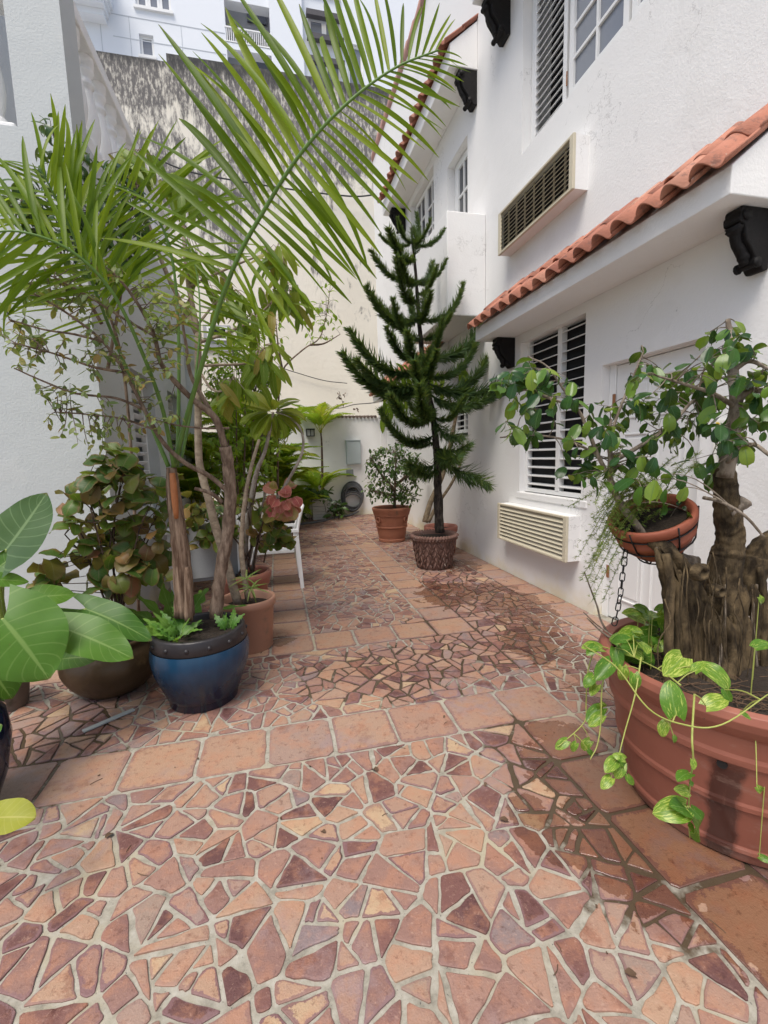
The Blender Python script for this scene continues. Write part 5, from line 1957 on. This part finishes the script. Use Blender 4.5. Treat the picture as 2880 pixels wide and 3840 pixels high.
pts = smooth_path([P(1572, 1200, YF + .03), P(1578, 1160, YF + .03), P(1572, 1110, YF + .03), P(1568, 1050, YF + .03), P(1562, 1005, YF + .03)], 6)
b.tube(pts, list(np.linspace(.060, .038, len(pts))), 14, wob=.12)
b.tube(smooth_path([P(1400, 1167, YF + .10), P(1418, 1174, YF + .07), P(1440, 1190, YF + .05), P(1470, 1245, YF + .04)], 4), list(np.linspace(.022, .045, 13)), 12, wob=.1)
b.tube(smooth_path([P(1502, 1262, YF), P(1512, 1240, YF - .02), P(1518, 1228, YF - .05)], 4), .026, 12, wob=.1)


def root_path(dive):
    k_ = R.choice('aaammcc')
    top = LIMB[k_]
    j = R.choice((0, 1, 1, 2)) if k_ == 'a' else R.choice((1, 1, 2, 2))
    rad = RAD[k_]
    sgn = U(-1, 1)
    k = min(max({'a': .25, 'm': .5, 'c': .8}[k_] + sgn * .3, 0), 1)
    fx = 1448 + 206 * k + U(-6, 6)
    pts = []
    for i in range(j, 4):
        x, y = top[i]
        off = rad[i] * 974 / YF * sgn * .92
        dY = -rad[i] * math.sqrt(max(0, 1 - sgn * sgn * .85)) * dive
        f = ((i - j) / (4 - j)) ** 1.6
        pts.append(P(x + off * (1 - f) + (fx - x) * f + U(-5, 5), y, YF + .04 + dY + U(-.008, .008)))
    pts.append(P(fx, 1532, YF - .14 * math.sin(min(max(k, .05), .95) * PI) - U(0, .03)))
    return smooth_path(pts, 6)


for i in range(34):
    pts = root_path(1.06)
    r = U(.010, .027)
    b.tube(pts, list(np.interp(np.linspace(0, 1, len(pts)), (0, .15, .8, 1), (r * .15, r, r * 1.05, r * 1.6))), 8, wob=.16)
tk = b.build('trunk', M_fbark, fig, True)
rm = tk.modifiers.new('fuse', 'REMESH')
rm.mode = 'VOXEL'
rm.voxel_size = .005
rm.use_smooth_shade = True
sm = tk.modifiers.new('soften', 'SMOOTH')
sm.factor, sm.iterations = .5, 2
for i in range(30):   # roots that still stand free of the trunk
    pts = root_path(U(1.06, 1.2))
    r = U(.0028, .008)
    m_ = MB()
    m_.tube(pts, [r] * (len(pts) - 2) + [r * 1.3, r * 1.6], 7, wob=.14)
    m_.build('aerial_root', M_fbark if i % 3 else M_fbark2, fig, True)
for q, r in ((((1440, 1196), (1446, 1262), (1446, 1330), (1444, 1420), (1441, 1540)), .017), (((1470, 1240), (1462, 1300), (1460, 1400), (1452, 1530)), .009), (((1640, 1225), (1652, 1300), (1650, 1400), (1656, 1530)), .014)):
    m_ = MB()
    m_.tube(smooth_path([P(x + U(-3, 3), y, YF - .02 - .02 * i_) for i_, (x, y) in enumerate(q)], 6), r, 8, wob=.12)
    m_.build('aerial_root', M_fbark, fig, True)
for i in range(14):   # fine hanging rootlets
    x, y = U(1430, 1640), U(1190, 1300)
    m_ = MB()
    m_.tube(smooth_path([P(x, y, YF - .06), P(x + U(-12, 12), y + U(30, 60), YF - U(.09, .11)), P(x + U(-16, 16), y + U(80, 120), YF - U(.1, .13)), P(x + U(-24, 24), y + U(160, 240), YF - U(.1, .14))], 5), [.0034, .0016], 5)
    m_.build('rootlet', M_fbark, fig, True)
for (x, y, r) in ((1556, 1278, .020), (1517, 1238, .026)):   # pruning scars
    c = P(x, y, YF - .115)
    m_ = MB()
    m_.lathe([(.0001, -.004), (r * .5, -.002), (r * .6, .006), (r * .95, .010), (r * 1.15, .002), (r * 1.3, -.025)], 14, wob=.08)
    link('pruning_scar', m_.mesh('pruning_scar', M_fbark, True), fig, Matrix.Translation(c) @ Matrix.Rotation(PI / 2, 4, 'X'))
m_ = MB()
m_.tube(smooth_path([P(1570, 1105, YF + .02), P(1598, 1092, YF), P(1612, 1080, YF - .01)], 4), [.04, .036, .03, .028, .026, .026, .03, .03, .026], 10, wob=.12)
m_.build('branch_stub', M_fbark2, fig, True)
b, tb, lv, anc = MB(), MB(), [], []
for pth, r0, r1 in (([(1565, 1030, YF + .02), (1578, 960, YF), (1590, 880, YF - .02), (1583, 800, YF), (1578, 730, YF + .02), (1572, 690, YF + .04)], .034, .008),
                    ([(1430, 1185, 1.62), (1400, 1167, 1.62), (1366, 1123, 1.64), (1338, 1083, 1.66), (1318, 1036, 1.68), (1319, 992, 1.70), (1316, 950, 1.70), (1318, 905, 1.7)], .020, .008),
                    ([(1505, 1215, 1.58), (1470, 1205, 1.60), (1430, 1185, 1.62)], .026, .020),
                    ([(1318, 1036, 1.68), (1290, 980, 1.72), (1268, 925, 1.75), (1243, 880, 1.78), (1190, 862, 1.8), (1110, 835, 1.82), (1065, 835, 1.85)], .010, .003),
                    ([(1320, 1000, 1.70), (1391, 958, 1.66), (1447, 920, 1.62), (1490, 872, 1.6), (1519, 842, 1.58), (1544, 773, 1.55)], .010, .004),
                    ([(1290, 980, 1.72), (1220, 950, 1.78), (1150, 940, 1.82), (1080, 945, 1.85)], .006, .003),
                    ([(1316, 950, 1.70), (1340, 880, 1.68), (1365, 820, 1.66), (1390, 760, 1.65)], .007, .003),
                    ([(1243, 880, 1.78), (1210, 830, 1.8), (1180, 790, 1.8), (1140, 770, 1.85)], .006, .003),
                    ([(1588, 870, YF - .02), (1620, 845, YF - .06), (1660, 850, YF - .1), (1700, 880, YF - .1)], .016, .006),
                    ([(1583, 800, YF), (1620, 780, YF - .05), (1665, 800, YF - .08)], .012, .005),
                    ([(1590, 880, YF - .02), (1540, 850, YF - .03), (1480, 830, YF), (1420, 812, YF + .05)], .010, .004),
                    ([(1570, 1000, YF), (1620, 960, YF - .12), (1665, 985, YF - .2)], .010, .006),
                    ([(1520, 1075, YF - .1), (1560, 1085, YF - .18), (1610, 1115, YF - .22), (1650, 1160, YF - .25)], .007, .004)):
    q = limb(b, pth, r0, r1, 6, 9)
    anc += q[len(q) // 3:]
b.build('branch', M_fbark2, fig, True)
for q in region([(1060, 850), (1130, 760), (1170, 790), (1230, 810), (1270, 870), (1330, 860), (1390, 790), (1410, 760), (1450, 790), (1520, 800), (1545, 900), (1500, 960), (1440, 1000), (1370, 1010), (1330, 1060), (1250, 1040), (1200, 1010), (1230, 950), (1160, 950), (1060, 950), (1150, 900)], 150, 1.5, 1.9):
    reach(tb, lv, anc, q, .075, .0026, .10, .62, (.55, 1.2), .75, .8, .3)
for q in region([(1520, 720), (1600, 680), (1640, 740), (1600, 800), (1680, 800), (1690, 940), (1600, 980), (1520, 930), (1540, 800)], 70, 1.25, 1.6):
    reach(tb, lv, anc, q, .078, .003, .08, .62, (.6, 1.2), .7, .8, .3)
for q in region([(1370, 980), (1470, 985), (1540, 1010), (1530, 1090), (1460, 1110), (1380, 1060)], 16, 1.4, 1.6):
    reach(tb, lv, anc, q, .088, .0028, .08, .7, (.7, 1.2), .9, .8, .3)
stuff(tb.build('twig', M_fbark2, fig))
FI.place(fig, lv, 298)

# the hanging bowl, its iron cradle, its chain and the asparagus fern
HB = V((1.66, 1.66, 1.03))
tilt = Matrix.Translation(HB) @ Matrix.Rotation(math.radians(-25), 4, 'Y') @ Matrix.Rotation(math.radians(8), 4, 'X')
t = thing('hanging_bowl', 'tilted terracotta bowl in an iron cradle, wedged against the fig trunk', 'hanging pot', tuple(HB))
t['off'] = (0, 0, 0)
t.matrix_world = tilt
b = MB()
b.lathe([(0, .002), (.075, .002), (.095, .014), (.13, .055), (.150, .10), (.156, .104), (.158, .125), (.154, .13), (.162, .165), (.172, .17), (.174, .20), (.166, .21), (.152, .205), (.145, .17)], 48, (0, 0, 0), .005)
link('body', b.mesh('body', M_terra2 := simple('red_terracotta', (.30, .085, .045), .6, .15, 8, .15, 40, dirt=((.14, .06, .04), 6, .6)), True), t)
b = MB()
b.lathe([(.0001, .145), (.08, .150), (.146, .148)], 20, (0, 0, 0), .02)
link('soil', b.mesh('soil', M_soil, True), t)
b = MB()
for rr_, zz in ((.165, .155), (.150, .082), (.09, -.002)):
    b.tube([(math.cos(a / 24 * 2 * PI) * rr_, math.sin(a / 24 * 2 * PI) * rr_, zz) for a in range(25)], .0035, 6, False)
for k in range(6):
    a = k * PI / 3 + .3
    b.tube([(math.cos(a) * .176, math.sin(a) * .176, .205), (math.cos(a) * .168, math.sin(a) * .168, .155), (math.cos(a) * .156, math.sin(a) * .156, .10), (math.cos(a) * .09, math.sin(a) * .09, -.003), (0, 0, -.006)], .0035, 6)
link('cradle', b.mesh('cradle', M_black, True), t)
ch = thing('chain', 'black iron chain hanging from the tilted bowl down to the huge pot', 'chain', tuple(P(1362, 1130, 1.66)))
pts = W([(1362, 1122, 1.66), (1358, 1150, 1.66), (1353, 1180, 1.665), (1349, 1210, 1.67), (1345, 1240, 1.67), (1342, 1270, 1.67), (1337, 1300, 1.675), (1333, 1325, 1.675), (1326, 1350, 1.68)])
sp = smooth_path(pts, 12)
ds = [0]
for i in range(1, len(sp)):
    ds.append(ds[-1] + (sp[i] - sp[i - 1]).length)
g = MB()
ring = [(math.cos(a) * .0105, 0, math.sin(a) * .0105 + (.010 if math.sin(a) > 0 else -.010)) for a in [k * 2 * PI / 16 for k in range(17)]]
g.tube(ring, .0026, 6, False)
lme = g.mesh('link', M_black, True)
nl = int(ds[-1] / .033)
for i in range(nl):
    s = ds[-1] * (i + .5) / nl
    j = max(k for k in range(len(ds)) if ds[k] <= s)
    j = min(j, len(sp) - 2)
    q = sp[j].lerp(sp[j + 1], (s - ds[j]) / max(ds[j + 1] - ds[j], 1e-6))
    tz = (sp[j + 1] - sp[j]).normalized()
    rot = tz.to_track_quat('Z', 'Y').to_matrix().to_4x4()
    link('link', lme, ch, Matrix.Translation(q) @ rot @ Matrix.Rotation(i * PI / 2 + .5 + U(-.25, .25), 4, 'Z') @ Matrix.Diagonal((1, 1, U(.95, 1.08), 1)))
M_asp = leaf_mat('asparagus_needle', [(0, (.07, .13, .02)), (.5, (.15, .22, .04)), (.85, (.24, .30, .06)), (1, (.33, .28, .08))], .5, .3)
t = thing('asparagus_fern', 'feathery asparagus fern spilling left out of the tilted bowl', 'fern', tuple(P(1400, 1075, 1.66)))
lv = MB()
stems = 0
for i in range(30):
    s = P(U(1385, 1450), U(1062, 1090), U(1.58, 1.72))
    if i < 22:
        e = P(U(1215, 1330), U(1040, 1240), U(1.5, 1.9))
        if i < 7:
            e = P(U(1255, 1305), U(1190, 1310), U(1.55, 1.75))
    else:
        e = P(U(1350, 1520), U(960, 1050), U(1.5, 1.75))
    mid = s.lerp(e, .5) + V((U(-.02, .02), U(-.04, .04), .10 if i < 22 else .03))
    pts = smooth_path([s, mid, e], 9)
    m_ = MB()
    m_.tube(pts, [.0022, .0009], 5, False)
    m_.build('stem', M_asp[0], t, True)
    for q0, q1 in zip(pts[2:], pts[3:]):
        for k in range(11 if i < 22 else 6):
            q = q0.lerp(q1, R.random())
            d = (q1 - q0).normalized() * U(-.2, .6) + rand_dir()
            d.normalize()
            L = U(.010, .024)
            sd = d.orthogonal().normalized() * .0009
            if R.random() < .22:   # a short side shoot with a star of needles
                q = q + d * U(.015, .05)
            for z in range(3):
                d2 = (d + rand_dir() * .8).normalized()
                lv.add([q - sd, q + sd, q + d2 * L * .6 + sd, q + d2 * L, q + d2 * L * .6 - sd], [(0, 1, 2, 3, 4)], R.random())
stuff(lv.build('foliage', M_asp[1], t))
t = thing('bare_twig', 'bare grey twig leaning out of the huge pot toward the door', 'twig', tuple(P(1330, 1370, 1.75)))
b = MB()
limb(b, [(1335, 1400, 1.7), (1300, 1345, 1.78), (1290, 1310, 1.8), (1275, 1270, 1.82), (1262, 1235, 1.84)], .006, .003, 5, 6)
limb(b, [(1340, 1392, 1.68), (1300, 1365, 1.72), (1268, 1335, 1.74)], .006, .003, 5, 6)
limb(b, [(1340, 1385, 1.66), (1290, 1350, 1.7), (1260, 1322, 1.72)], .004, .002, 5, 6)
b.build('stem', M_fbark2, t, True)

# pothos round the fig
M_poth = leaf_mat('pothos_leaf', [(0, (.06, .17, .02)), (.5, (.10, .24, .025)), (1, (.19, .32, .03))], .25, .34, (.16, .28, .07), varieg=(.46, .54, .12))
PO = Leaves('leaf', M_poth, [leaf_geo(1, .66, .42, .70, b_, f_, .014, .16, 9, 2, 0, i) for i, (b_, f_) in enumerate(((.4, .12), (.9, .06), (.2, .2), (1.3, .1)))])
M_vine = simple('pothos_vine', (.30, .33, .08), .5, .25, 30)
pth_ = thing('pothos', 'pothos with cream splashed leaves trailing over the rim of the huge pot', 'plant', (CB[0] - .2, CB[1] - .2, .58))
vines = [[(1310, 1440, 1.45), (1300, 1490, 1.42), (1298, 1560, 1.40), (1290, 1610, 1.38), (1275, 1640, 1.36)], [(1385, 1420, 1.35), (1372, 1500, 1.28), (1350, 1580, 1.25), (1335, 1640, 1.22)], [(1262, 1395, 1.5), (1330, 1440, 1.3), (1400, 1530, 1.05), (1480, 1566, .93), (1560, 1565, .88), (1659, 1500, .90)],
         [(1500, 1500, 1.0), (1495, 1590, .92), (1497, 1640, .91), (1490, 1700, .93), (1487, 1760, .95), (1490, 1810, .96)], [(1330, 1405, 1.6), (1290, 1400, 1.6), (1270, 1450, 1.58), (1266, 1520, 1.55), (1262, 1560, 1.53), (1215, 1605, 1.5), (1205, 1612, 1.5)], [(1470, 1480, 1.1), (1430, 1450, 1.2), (1370, 1420, 1.4)]]
vpts = []
for v in vines:
    m_ = MB()
    vpts += limb(m_, v, .0032, .0018, 6, 6, 0)
    m_.build('vine', M_vine, pth_, True)
lf = [(1460, 1545, .97, 1442, 1463, 1.0, .16), (1520, 1440, 1.15, 1596, 1475, 1.05, .13), (1475, 1420, 1.2, 1440, 1455, 1.15, .1), (1500, 1450, 1.1, 1520, 1420, 1.1, .1), (1525, 1525, 1.0, 1580, 1495, .98, .1), (1565, 1490, 1.0, 1580, 1520, .98, .06),
      (1320, 1430, 1.42, 1285, 1470, 1.4, .09), (1345, 1440, 1.38, 1350, 1480, 1.35, .07), (1370, 1455, 1.32, 1378, 1495, 1.28, .08), (1300, 1400, 1.55, 1262, 1385, 1.55, .07), (1330, 1400, 1.5, 1340, 1445, 1.45, .1), (1390, 1400, 1.5, 1340, 1385, 1.5, .1),
      (1400, 1325, 1.75, 1372, 1305, 1.75, .09), (1420, 1320, 1.75, 1440, 1300, 1.75, .07), (1395, 1345, 1.72, 1345, 1320, 1.72, .1), (1440, 1350, 1.7, 1470, 1335, 1.7, .1), (1420, 1370, 1.65, 1375, 1375, 1.62, .1), (1450, 1380, 1.6, 1480, 1400, 1.55, .09), (1380, 1390, 1.6, 1330, 1370, 1.6, .09), (1470, 1390, 1.55, 1450, 1420, 1.5, .09),
      (1285, 1395, 1.55, 1268, 1415, 1.53, .05), (1283, 1460, 1.53, 1263, 1475, 1.5, .07), (1290, 1480, 1.53, 1275, 1500, 1.5, .06), (1300, 1530, 1.45, 1265, 1560, 1.44, .07), (1295, 1520, 1.45, 1315, 1545, 1.44, .07), (1300, 1545, 1.42, 1270, 1570, 1.42, .06), (1275, 1600, 1.5, 1250, 1620, 1.5, .07), (1270, 1620, 1.48, 1285, 1635, 1.46, .05), (1225, 1600, 1.5, 1198, 1618, 1.5, .05), (1245, 1605, 1.5, 1230, 1625, 1.5, .05),
      (1335, 1640, 1.22, 1305, 1665, 1.2, .06), (1345, 1650, 1.2, 1330, 1685, 1.18, .06), (1340, 1640, 1.2, 1362, 1665, 1.18, .06), (1355, 1675, 1.18, 1370, 1700, 1.16, .06), (1320, 1680, 1.2, 1300, 1700, 1.18, .05), (1350, 1640, 1.2, 1330, 1630, 1.2, .05),
      (1495, 1640, .91, 1500, 1665, .90, .05), (1490, 1670, .92, 1462, 1670, .91, .05), (1490, 1690, .92, 1505, 1700, .91, .04), (1488, 1710, .93, 1468, 1705, .92, .05), (1482, 1745, .94, 1432, 1752, .92, .05), (1485, 1750, .94, 1460, 1775, .92, .08), (1490, 1755, .94, 1470, 1725, .92, .07), (1500, 1765, .94, 1552, 1828, .92, .08), (1492, 1745, .94, 1520, 1772, .92, .05), (1487, 1780, .95, 1505, 1800, .94, .05), (1635, 1700, 1.0, 1660, 1720, .98, .07), (1640, 1850, 1.05, 1668, 1862, 1.02, .07), (1640, 1290, 1.3, 1660, 1310, 1.28, .08),
      (1440, 1560, 1.0, 1420, 1590, .99, .05), (1455, 1590, .97, 1465, 1610, .96, .04), (1630, 1400, 1.2, 1665, 1385, 1.2, .08), (1600, 1540, .95, 1625, 1555, .93, .05)]
lv = []
for (ax, ay, aY, tx, ty, tY, s) in lf:
    a, e = P(ax, ay, aY), P(tx, ty, tY)
    vw = (V((0, 0, H)) - a).normalized()
    lv.append((a, e - a, vw * .7 + V((0, 0, .5)) + rand_dir() * .35, max((e - a).length * .95, s * .5)))
for q in region([(1350, 1330), (1460, 1310), (1490, 1400), (1480, 1440), (1380, 1430), (1330, 1390)], 52, 1.45, 1.75):
    q.z = max(q.z, .63)
    lv.append((q, rand_dir(-.5, .4), V((0, -.6, .8)) + rand_dir() * .4, .09 * U(.6, 1.1)))
pet = MB()
for q in lv:   # a short stalk from each leaf to the nearest vine, or down to the soil
    a = min(vpts, key=lambda z: (z - q[0]).length)
    if (a - q[0]).length > .16:
        r = V((q[0].x - CB[0], q[0].y - CB[1], 0))
        r = r * min(1, .44 / max(r.length, .01))
        a = V((CB[0] + r.x, CB[1] + r.y, .585))
    md = a.lerp(q[0], .5) + V((0, 0, .25 * (a - q[0]).length * .4))
    pet.tube(smooth_path([a, md, q[0]], 4), [.0022, .0014], 5, False)
stuff(pet.build('petiole', M_vine, pth_, True))
PO.place(pth_, lv)
M_litter = simple('dry_litter', (.10, .06, .035), .9, .6, 40)
b = MB()
for i in range(260):
    a, r = U(0, 2 * PI), .44 * math.sqrt(U(.1, 1))
    q = V((CB[0] + math.cos(a) * r, CB[1] + math.sin(a) * r, .585 + U(0, .012)))
    d = rand_dir(-.1, .15)
    b.tube([q, q + d * U(.03, .10), q + d * U(.10, .14) + rand_dir(-.1, .1) * .03], .0016, 4, False)
o = b.build('litter', M_litter)
tag(o, 'dry twigs and roots littering the soil of the huge pot', 'litter', kind='stuff')

# ------------------------------------------------------------------ chairs and table


def chair(label, sling, mtx, group='white metal garden chairs'):
    t = thing('garden_chair', label, 'chair', (0, 0, 0), group)
    t['off'] = (0, 0, 0)
    t.matrix_world = mtx
    A = lambda name, b, m, **k: link(name, b.mesh(name, m, k.get('s', False)), t)
    for (x, y, lean) in ((.0, .0, .04), (.0, .46, .04), (-.50, .0, -.02), (-.50, .46, -.02)):
        m_ = MB()
        z1 = .66
        for k in range(1):
            m_.add([(x + lean + a * .020, y + c * .013, 0) for a, c in ((-1, -1), (1, -1), (1, 1), (-1, 1))] + [(x + a * .024, y + c * .014, z1) for a, c in ((-1, -1), (1, -1), (1, 1), (-1, 1))], [(3, 2, 1, 0), (4, 5, 6, 7), (0, 1, 5, 4), (1, 2, 6, 5), (2, 3, 7, 6), (3, 0, 4, 7)])
        A('leg', m_, M_metal_w)
    m_ = MB()
    m_.box(-.52, -.03, .0145, .4455, .425, .455)
    A('seat', m_, sling)
    for y in (0, .46):
        m_ = MB()
        m_.box(-.54, .03, y - .028, y + .028, .661, .690)
        A('armrest', m_, M_metal_w)
    m_ = MB()
    pts = [(-.01 + .10 * u ** 1.6, 0, .46 + .50 * u) for u in [i / 8 for i in range(9)]]
    for y in (.016, .444):
        m_.tube([(x, y, z) for x, _, z in pts], .017, 8)
    m_.tube([(.09, .016, .955), (.09, .444, .955)], .013, 8)
    bo = A('backrest_frame', m_, M_metal_w, s=True)
    m_ = MB()
    vs, fs = [], []
    for (x, _, z) in pts:
        vs += [(x - .004, .03, z), (x - .004, .43, z), (x + .004, .03, z), (x + .004, .43, z)]
    for i in range(8):
        a = i * 4
        fs += [(a, a + 1, a + 5, a + 4), (a + 2, a + 6, a + 7, a + 3), (a, a + 4, a + 6, a + 2), (a + 1, a + 3, a + 7, a + 5)]
    m_.add(vs, fs)
    A('backrest', m_, sling, s=True)
    return t


M_sling_w = simple('white_sling', (.70, .71, .70), .65, .06, 120)
chair('white garden chair at the edge of the tile path, back to the path', M_sling_w, Matrix.Translation((.175, 5.13, 0)))
chair('garden chair with grey sling seat, half hidden behind the palm trunk', M_mesh_g, Matrix.Translation((-.62, 4.42, 0)) @ Matrix.Rotation(math.radians(-82), 4, 'Z') @ Matrix.Translation((.25, -.23, 0)))
t = thing('garden_table', 'white garden table standing behind the potted shrubs', 'table', (-.8, 5.6, 0))
b = MB()
b.box(-1.18, -.40, 4.95, 6.25, .745, .775)
b.build('tabletop', M_metal_w, t, bevel=.006)
b = MB()
b.box(-1.14, -.44, 4.99, 6.21, .69, .744)
b.build('apron', M_metal_w, t)
for x in (-1.12, -.46):
    for y in (5.01, 6.19):
        b = MB()
        b.box(x - .025, x + .025, y - .025, y + .025, 0, .689)
        b.build('leg', M_metal_w, t)

# ------------------------------------------------------------------ things on the far wall
YB = 11.25
t = thing('meter_box', 'pale grey metal meter box on the low far wall', 'meter box', (1.88, YB, 1.28))
b = MB()
b.box(1.70, 2.06, YB - .10, YB - .001, 1.275, 1.86)
b.build('case', M_panelbox, t, bevel=.006)
b = MB()
b.box(1.715, 2.045, YB - .112, YB - .101, 1.30, 1.835)
lid = b.build('lid', M_panelbox, t, bevel=.004)
b = MB()
b.box(1.69, 2.07, YB - .125, YB - .0, 1.862, 1.875)
b.build('hood', M_panelbox, t)
t = thing('socket_box', 'small grey outlet box under the meter box', 'outlet box', (1.77, YB, .98))
b = MB()
b.box(1.69, 1.85, YB - .09, YB - .001, .985, 1.15)
b.build('case', simple('grey_plastic', (.20, .22, .22), .5, .1), t, bevel=.005)
b = MB()
b.box(1.685, 1.855, YB - .105, YB - .091, 1.0, 1.155)
b.build('cover', bpy.data.materials['grey_plastic'], t, bevel=.004)
t = thing('green_plate', 'small dark green plate on the far wall among the palm fronds', 'plate', (.47, YB, 1.75))
b = MB()
b.box(.385, .56, YB - .03, YB - .001, 1.745, 1.825)
b.build('plate', simple('dark_green_paint', (.06, .09, .07), .5), t, bevel=.004)
b = MB()
b.box(.40, .545, YB - .036, YB - .0305, 1.757, 1.813)
b.build('face', simple('dull_green_paint', (.09, .13, .10), .5), t)
t = thing('wall_lamp', 'boxy dark lantern on the far wall under a palm frond', 'wall lamp', (.84, YB, 2.0))
b = MB()
for x in (.752, .84, .928):
    for y in (YB - .16, YB - .02):
        b.box(x - .008, x + .008, y - .008, y + .008, 2.0, 2.14)
b.box(.735, .945, YB - .18, YB - .001, 2.141, 2.165)
b.box(.744, .936, YB - .17, YB - .01, 1.985, 1.999)
b.build('frame', M_black, t)
b = MB()
b.box(.765, .915, YB - .145, YB - .035, 2.002, 2.139)
b.build('glass', simple('milk_glass', (.5, .5, .48), .3), t)
t = thing('garden_hose', 'thick grey hose coiled on a wall bracket and trailing over the tiles', 'hose', (1.8, YB - .1, .5))
b = MB()
for k in range(10):
    c = V((1.81, YB - .07 - .018 * (k % 5), .50 - .012 * k))
    rx, rz = .27 - .016 * (k % 5) + U(-.02, .02), .35 - .020 * k + U(-.015, .015)
    b.tube([(c.x + rx * math.cos(a) * (1 + .04 * math.sin(a * 2 + k)), c.y - .02 * math.sin(a), c.z + rz * math.sin(a) * (1 if math.sin(a) > 0 else 1.15)) for a in [j * 2 * PI / 28 for j in range(29)]], .019, 8, False)
b.build('coil', M_hose, t, True)
b = MB()
gp = lambda pts: [V((*G_, .024)) for G_ in pts]
b.tube(smooth_path([V((1.95, YB - .12, .10)), V((1.7, YB - .22, .03)), V((1.3, 10.75, .024)), V((.9, 10.25, .024)), V((.45, 10.0, .024)), V((0.0, 9.75, .024)), V((-.5, 9.8, .024))], 10), .022, 8)
b.build('trailing_end', M_hose, t, True)
b = MB()
b.tube(smooth_path([V((.9, 10.35, .024)), V((.55, 10.15, .024)), V((.1, 10.2, .024)), V((-.3, 9.95, .024))], 8), .018, 8)
b.build('loose_loop', M_hose, t, True)
b = MB()
b.box(1.74, 1.88, YB - .16, YB - .001, .62, .66)
b.box(1.79, 1.83, YB - .05, YB - .002, .661, .74)
b.build('bracket', M_black, t)

# cables across the stained wall, dead leaves hanging on one
t = thing('cable', 'black cable sagging across the upper stained wall', 'cable', tuple(P(220, 300, 13.9)))
b = MB()
b.tube(smooth_path(W([(205, 268, 13.85), (300, 322, 13.85), (400, 368, 13.85), (520, 392, 13.85), (650, 412, 13.85), (760, 424, 13.8), (815, 420, 13.7)]), 8), .022, 6)
link('wire', b.mesh('wire', M_cable), t).matrix_parent_inverse = Matrix.Translation(-t.location)
t = thing('cable', 'thin grey cable just above the clay topped far wall, hung with dead leaves', 'cable', tuple(P(700, 885, 11.3)))
b = MB()
b.tube(smooth_path(W([(600, 885, 11.4), (660, 884, 11.35), (730, 882, 11.3), (765, 874, 11.3), (800, 871, 11.3), (822, 868, 11.3)]), 8), .010, 6)
b.tube(smooth_path(W([(600, 792, 13.9), (640, 805, 13.9), (700, 822, 13.9), (750, 828, 13.9)]), 8), .012, 5)
link('wire', b.mesh('wire', M_cable), t).matrix_parent_inverse = Matrix.Translation(-t.location)
DL = Leaves('dead_leaf', (M_deadleaf, M_deadleaf), [leaf_geo(1, .5, .6, .8, 1.2, .3, .02, 0, 5, 1, 0, 3)])
DL.place(t, [(P(736 + U(-5, 5), 868 + U(-20, 14), 11.28), rand_dir(-1, .2), rand_dir(), .09 * U(.6, 1.2)) for _ in range(12)] + [(P(770 + U(-4, 4), 884 + U(-4, 6), 11.28), rand_dir(-1, .2), rand_dir(), .09) for _ in range(4)], part='dead_leaf')
b = MB()
b.tube(smooth_path(W([(742, 880, 11.28), (738, 862, 11.28), (732, 845, 11.28)]), 4), .006, 5)
link('dry_stalk', b.mesh('dry_stalk', M_deadleaf), t).matrix_parent_inverse = Matrix.Translation(-t.location)

# a thin pale grey strip flat on the tiles, fallen leaves and grit
bd = MB()
bd.box(0, .27, -.016, .016, .011, .018)
o = bd.build('pale_strip', simple('pale_grey_strip', (.36, .38, .38), .7, .1, 20))
o.matrix_world = Matrix.Translation((-1.131, 2.676, 0)) @ Matrix.Rotation(math.radians(38), 4, 'Z')
tag(o, 'thin pale grey strip lying on the tiles in front of the brown pot', 'wooden slat')
FLV = [((815, 1665), .05), ((702, 1798), .03), ((1080, 1770), .045), ((1350, 2100), .04), ((960, 1545), .02), ((1050, 1690), .025), ((228, 2010 - 200), .04)]
FLL = ['largest dry leaf, curled on the mosaic just below the middle row of square tiles', 'dark dry leaf in the middle of the near mosaic', 'dry leaf beside the damp patch left of the huge pot', 'dry leaf nearest the camera, at the lower right', 'tiny dry leaf in the middle row of square tiles', 'small dry leaf close to the row of square tiles, right of centre', 'dry leaf on the left part of the near mosaic']
for i, ((x, y), s) in enumerate(FLV):
    d = ROT.transposed() @ V(((x * 2880 / 1659 - CX) / FPX, (y * 2880 / 1659 - CY) / FPX, 1))
    q = V((0, 0, H)) + d * ((.014 - H) / d.z)
    m_ = MB()
    g = leaf_geo(1, .55, .6, .8, .8, .2, .03, 0, 6, 1, 0, i)
    m_.add(*g[:2], .5, g[2])
    o = link('fallen_leaf', m_.mesh('fallen_leaf', M_deadleaf, True), None, frame(q, rand_dir(-.05, .1), V((0, 0, 1)), s))
    tag(o, FLL[i], 'leaf', 'dry leaves fallen on the patio')

b = MB()
for i in range(150):
    x, y = U(-1.2, 2.3), U(.7, 1) ** 1 * U(1.0, 6.5)
    q = V((x, y, .0085))
    d = rand_dir(-.02, .03)
    if R.random() < .6:
        L = U(.004, .012)
        b.tube([q, q + d * L], [L * .4, L * .3], 5)
    else:
        L = U(.02, .06)
        b.tube([q, q + d * L * .5 + rand_dir(-.02, .02) * .004, q + d * L], .0014, 4)
o = b.build('fallen_debris', M_deadleaf)
tag(o, 'bits of bark, seeds and twigs scattered over the patio tiles', 'debris', kind='stuff')
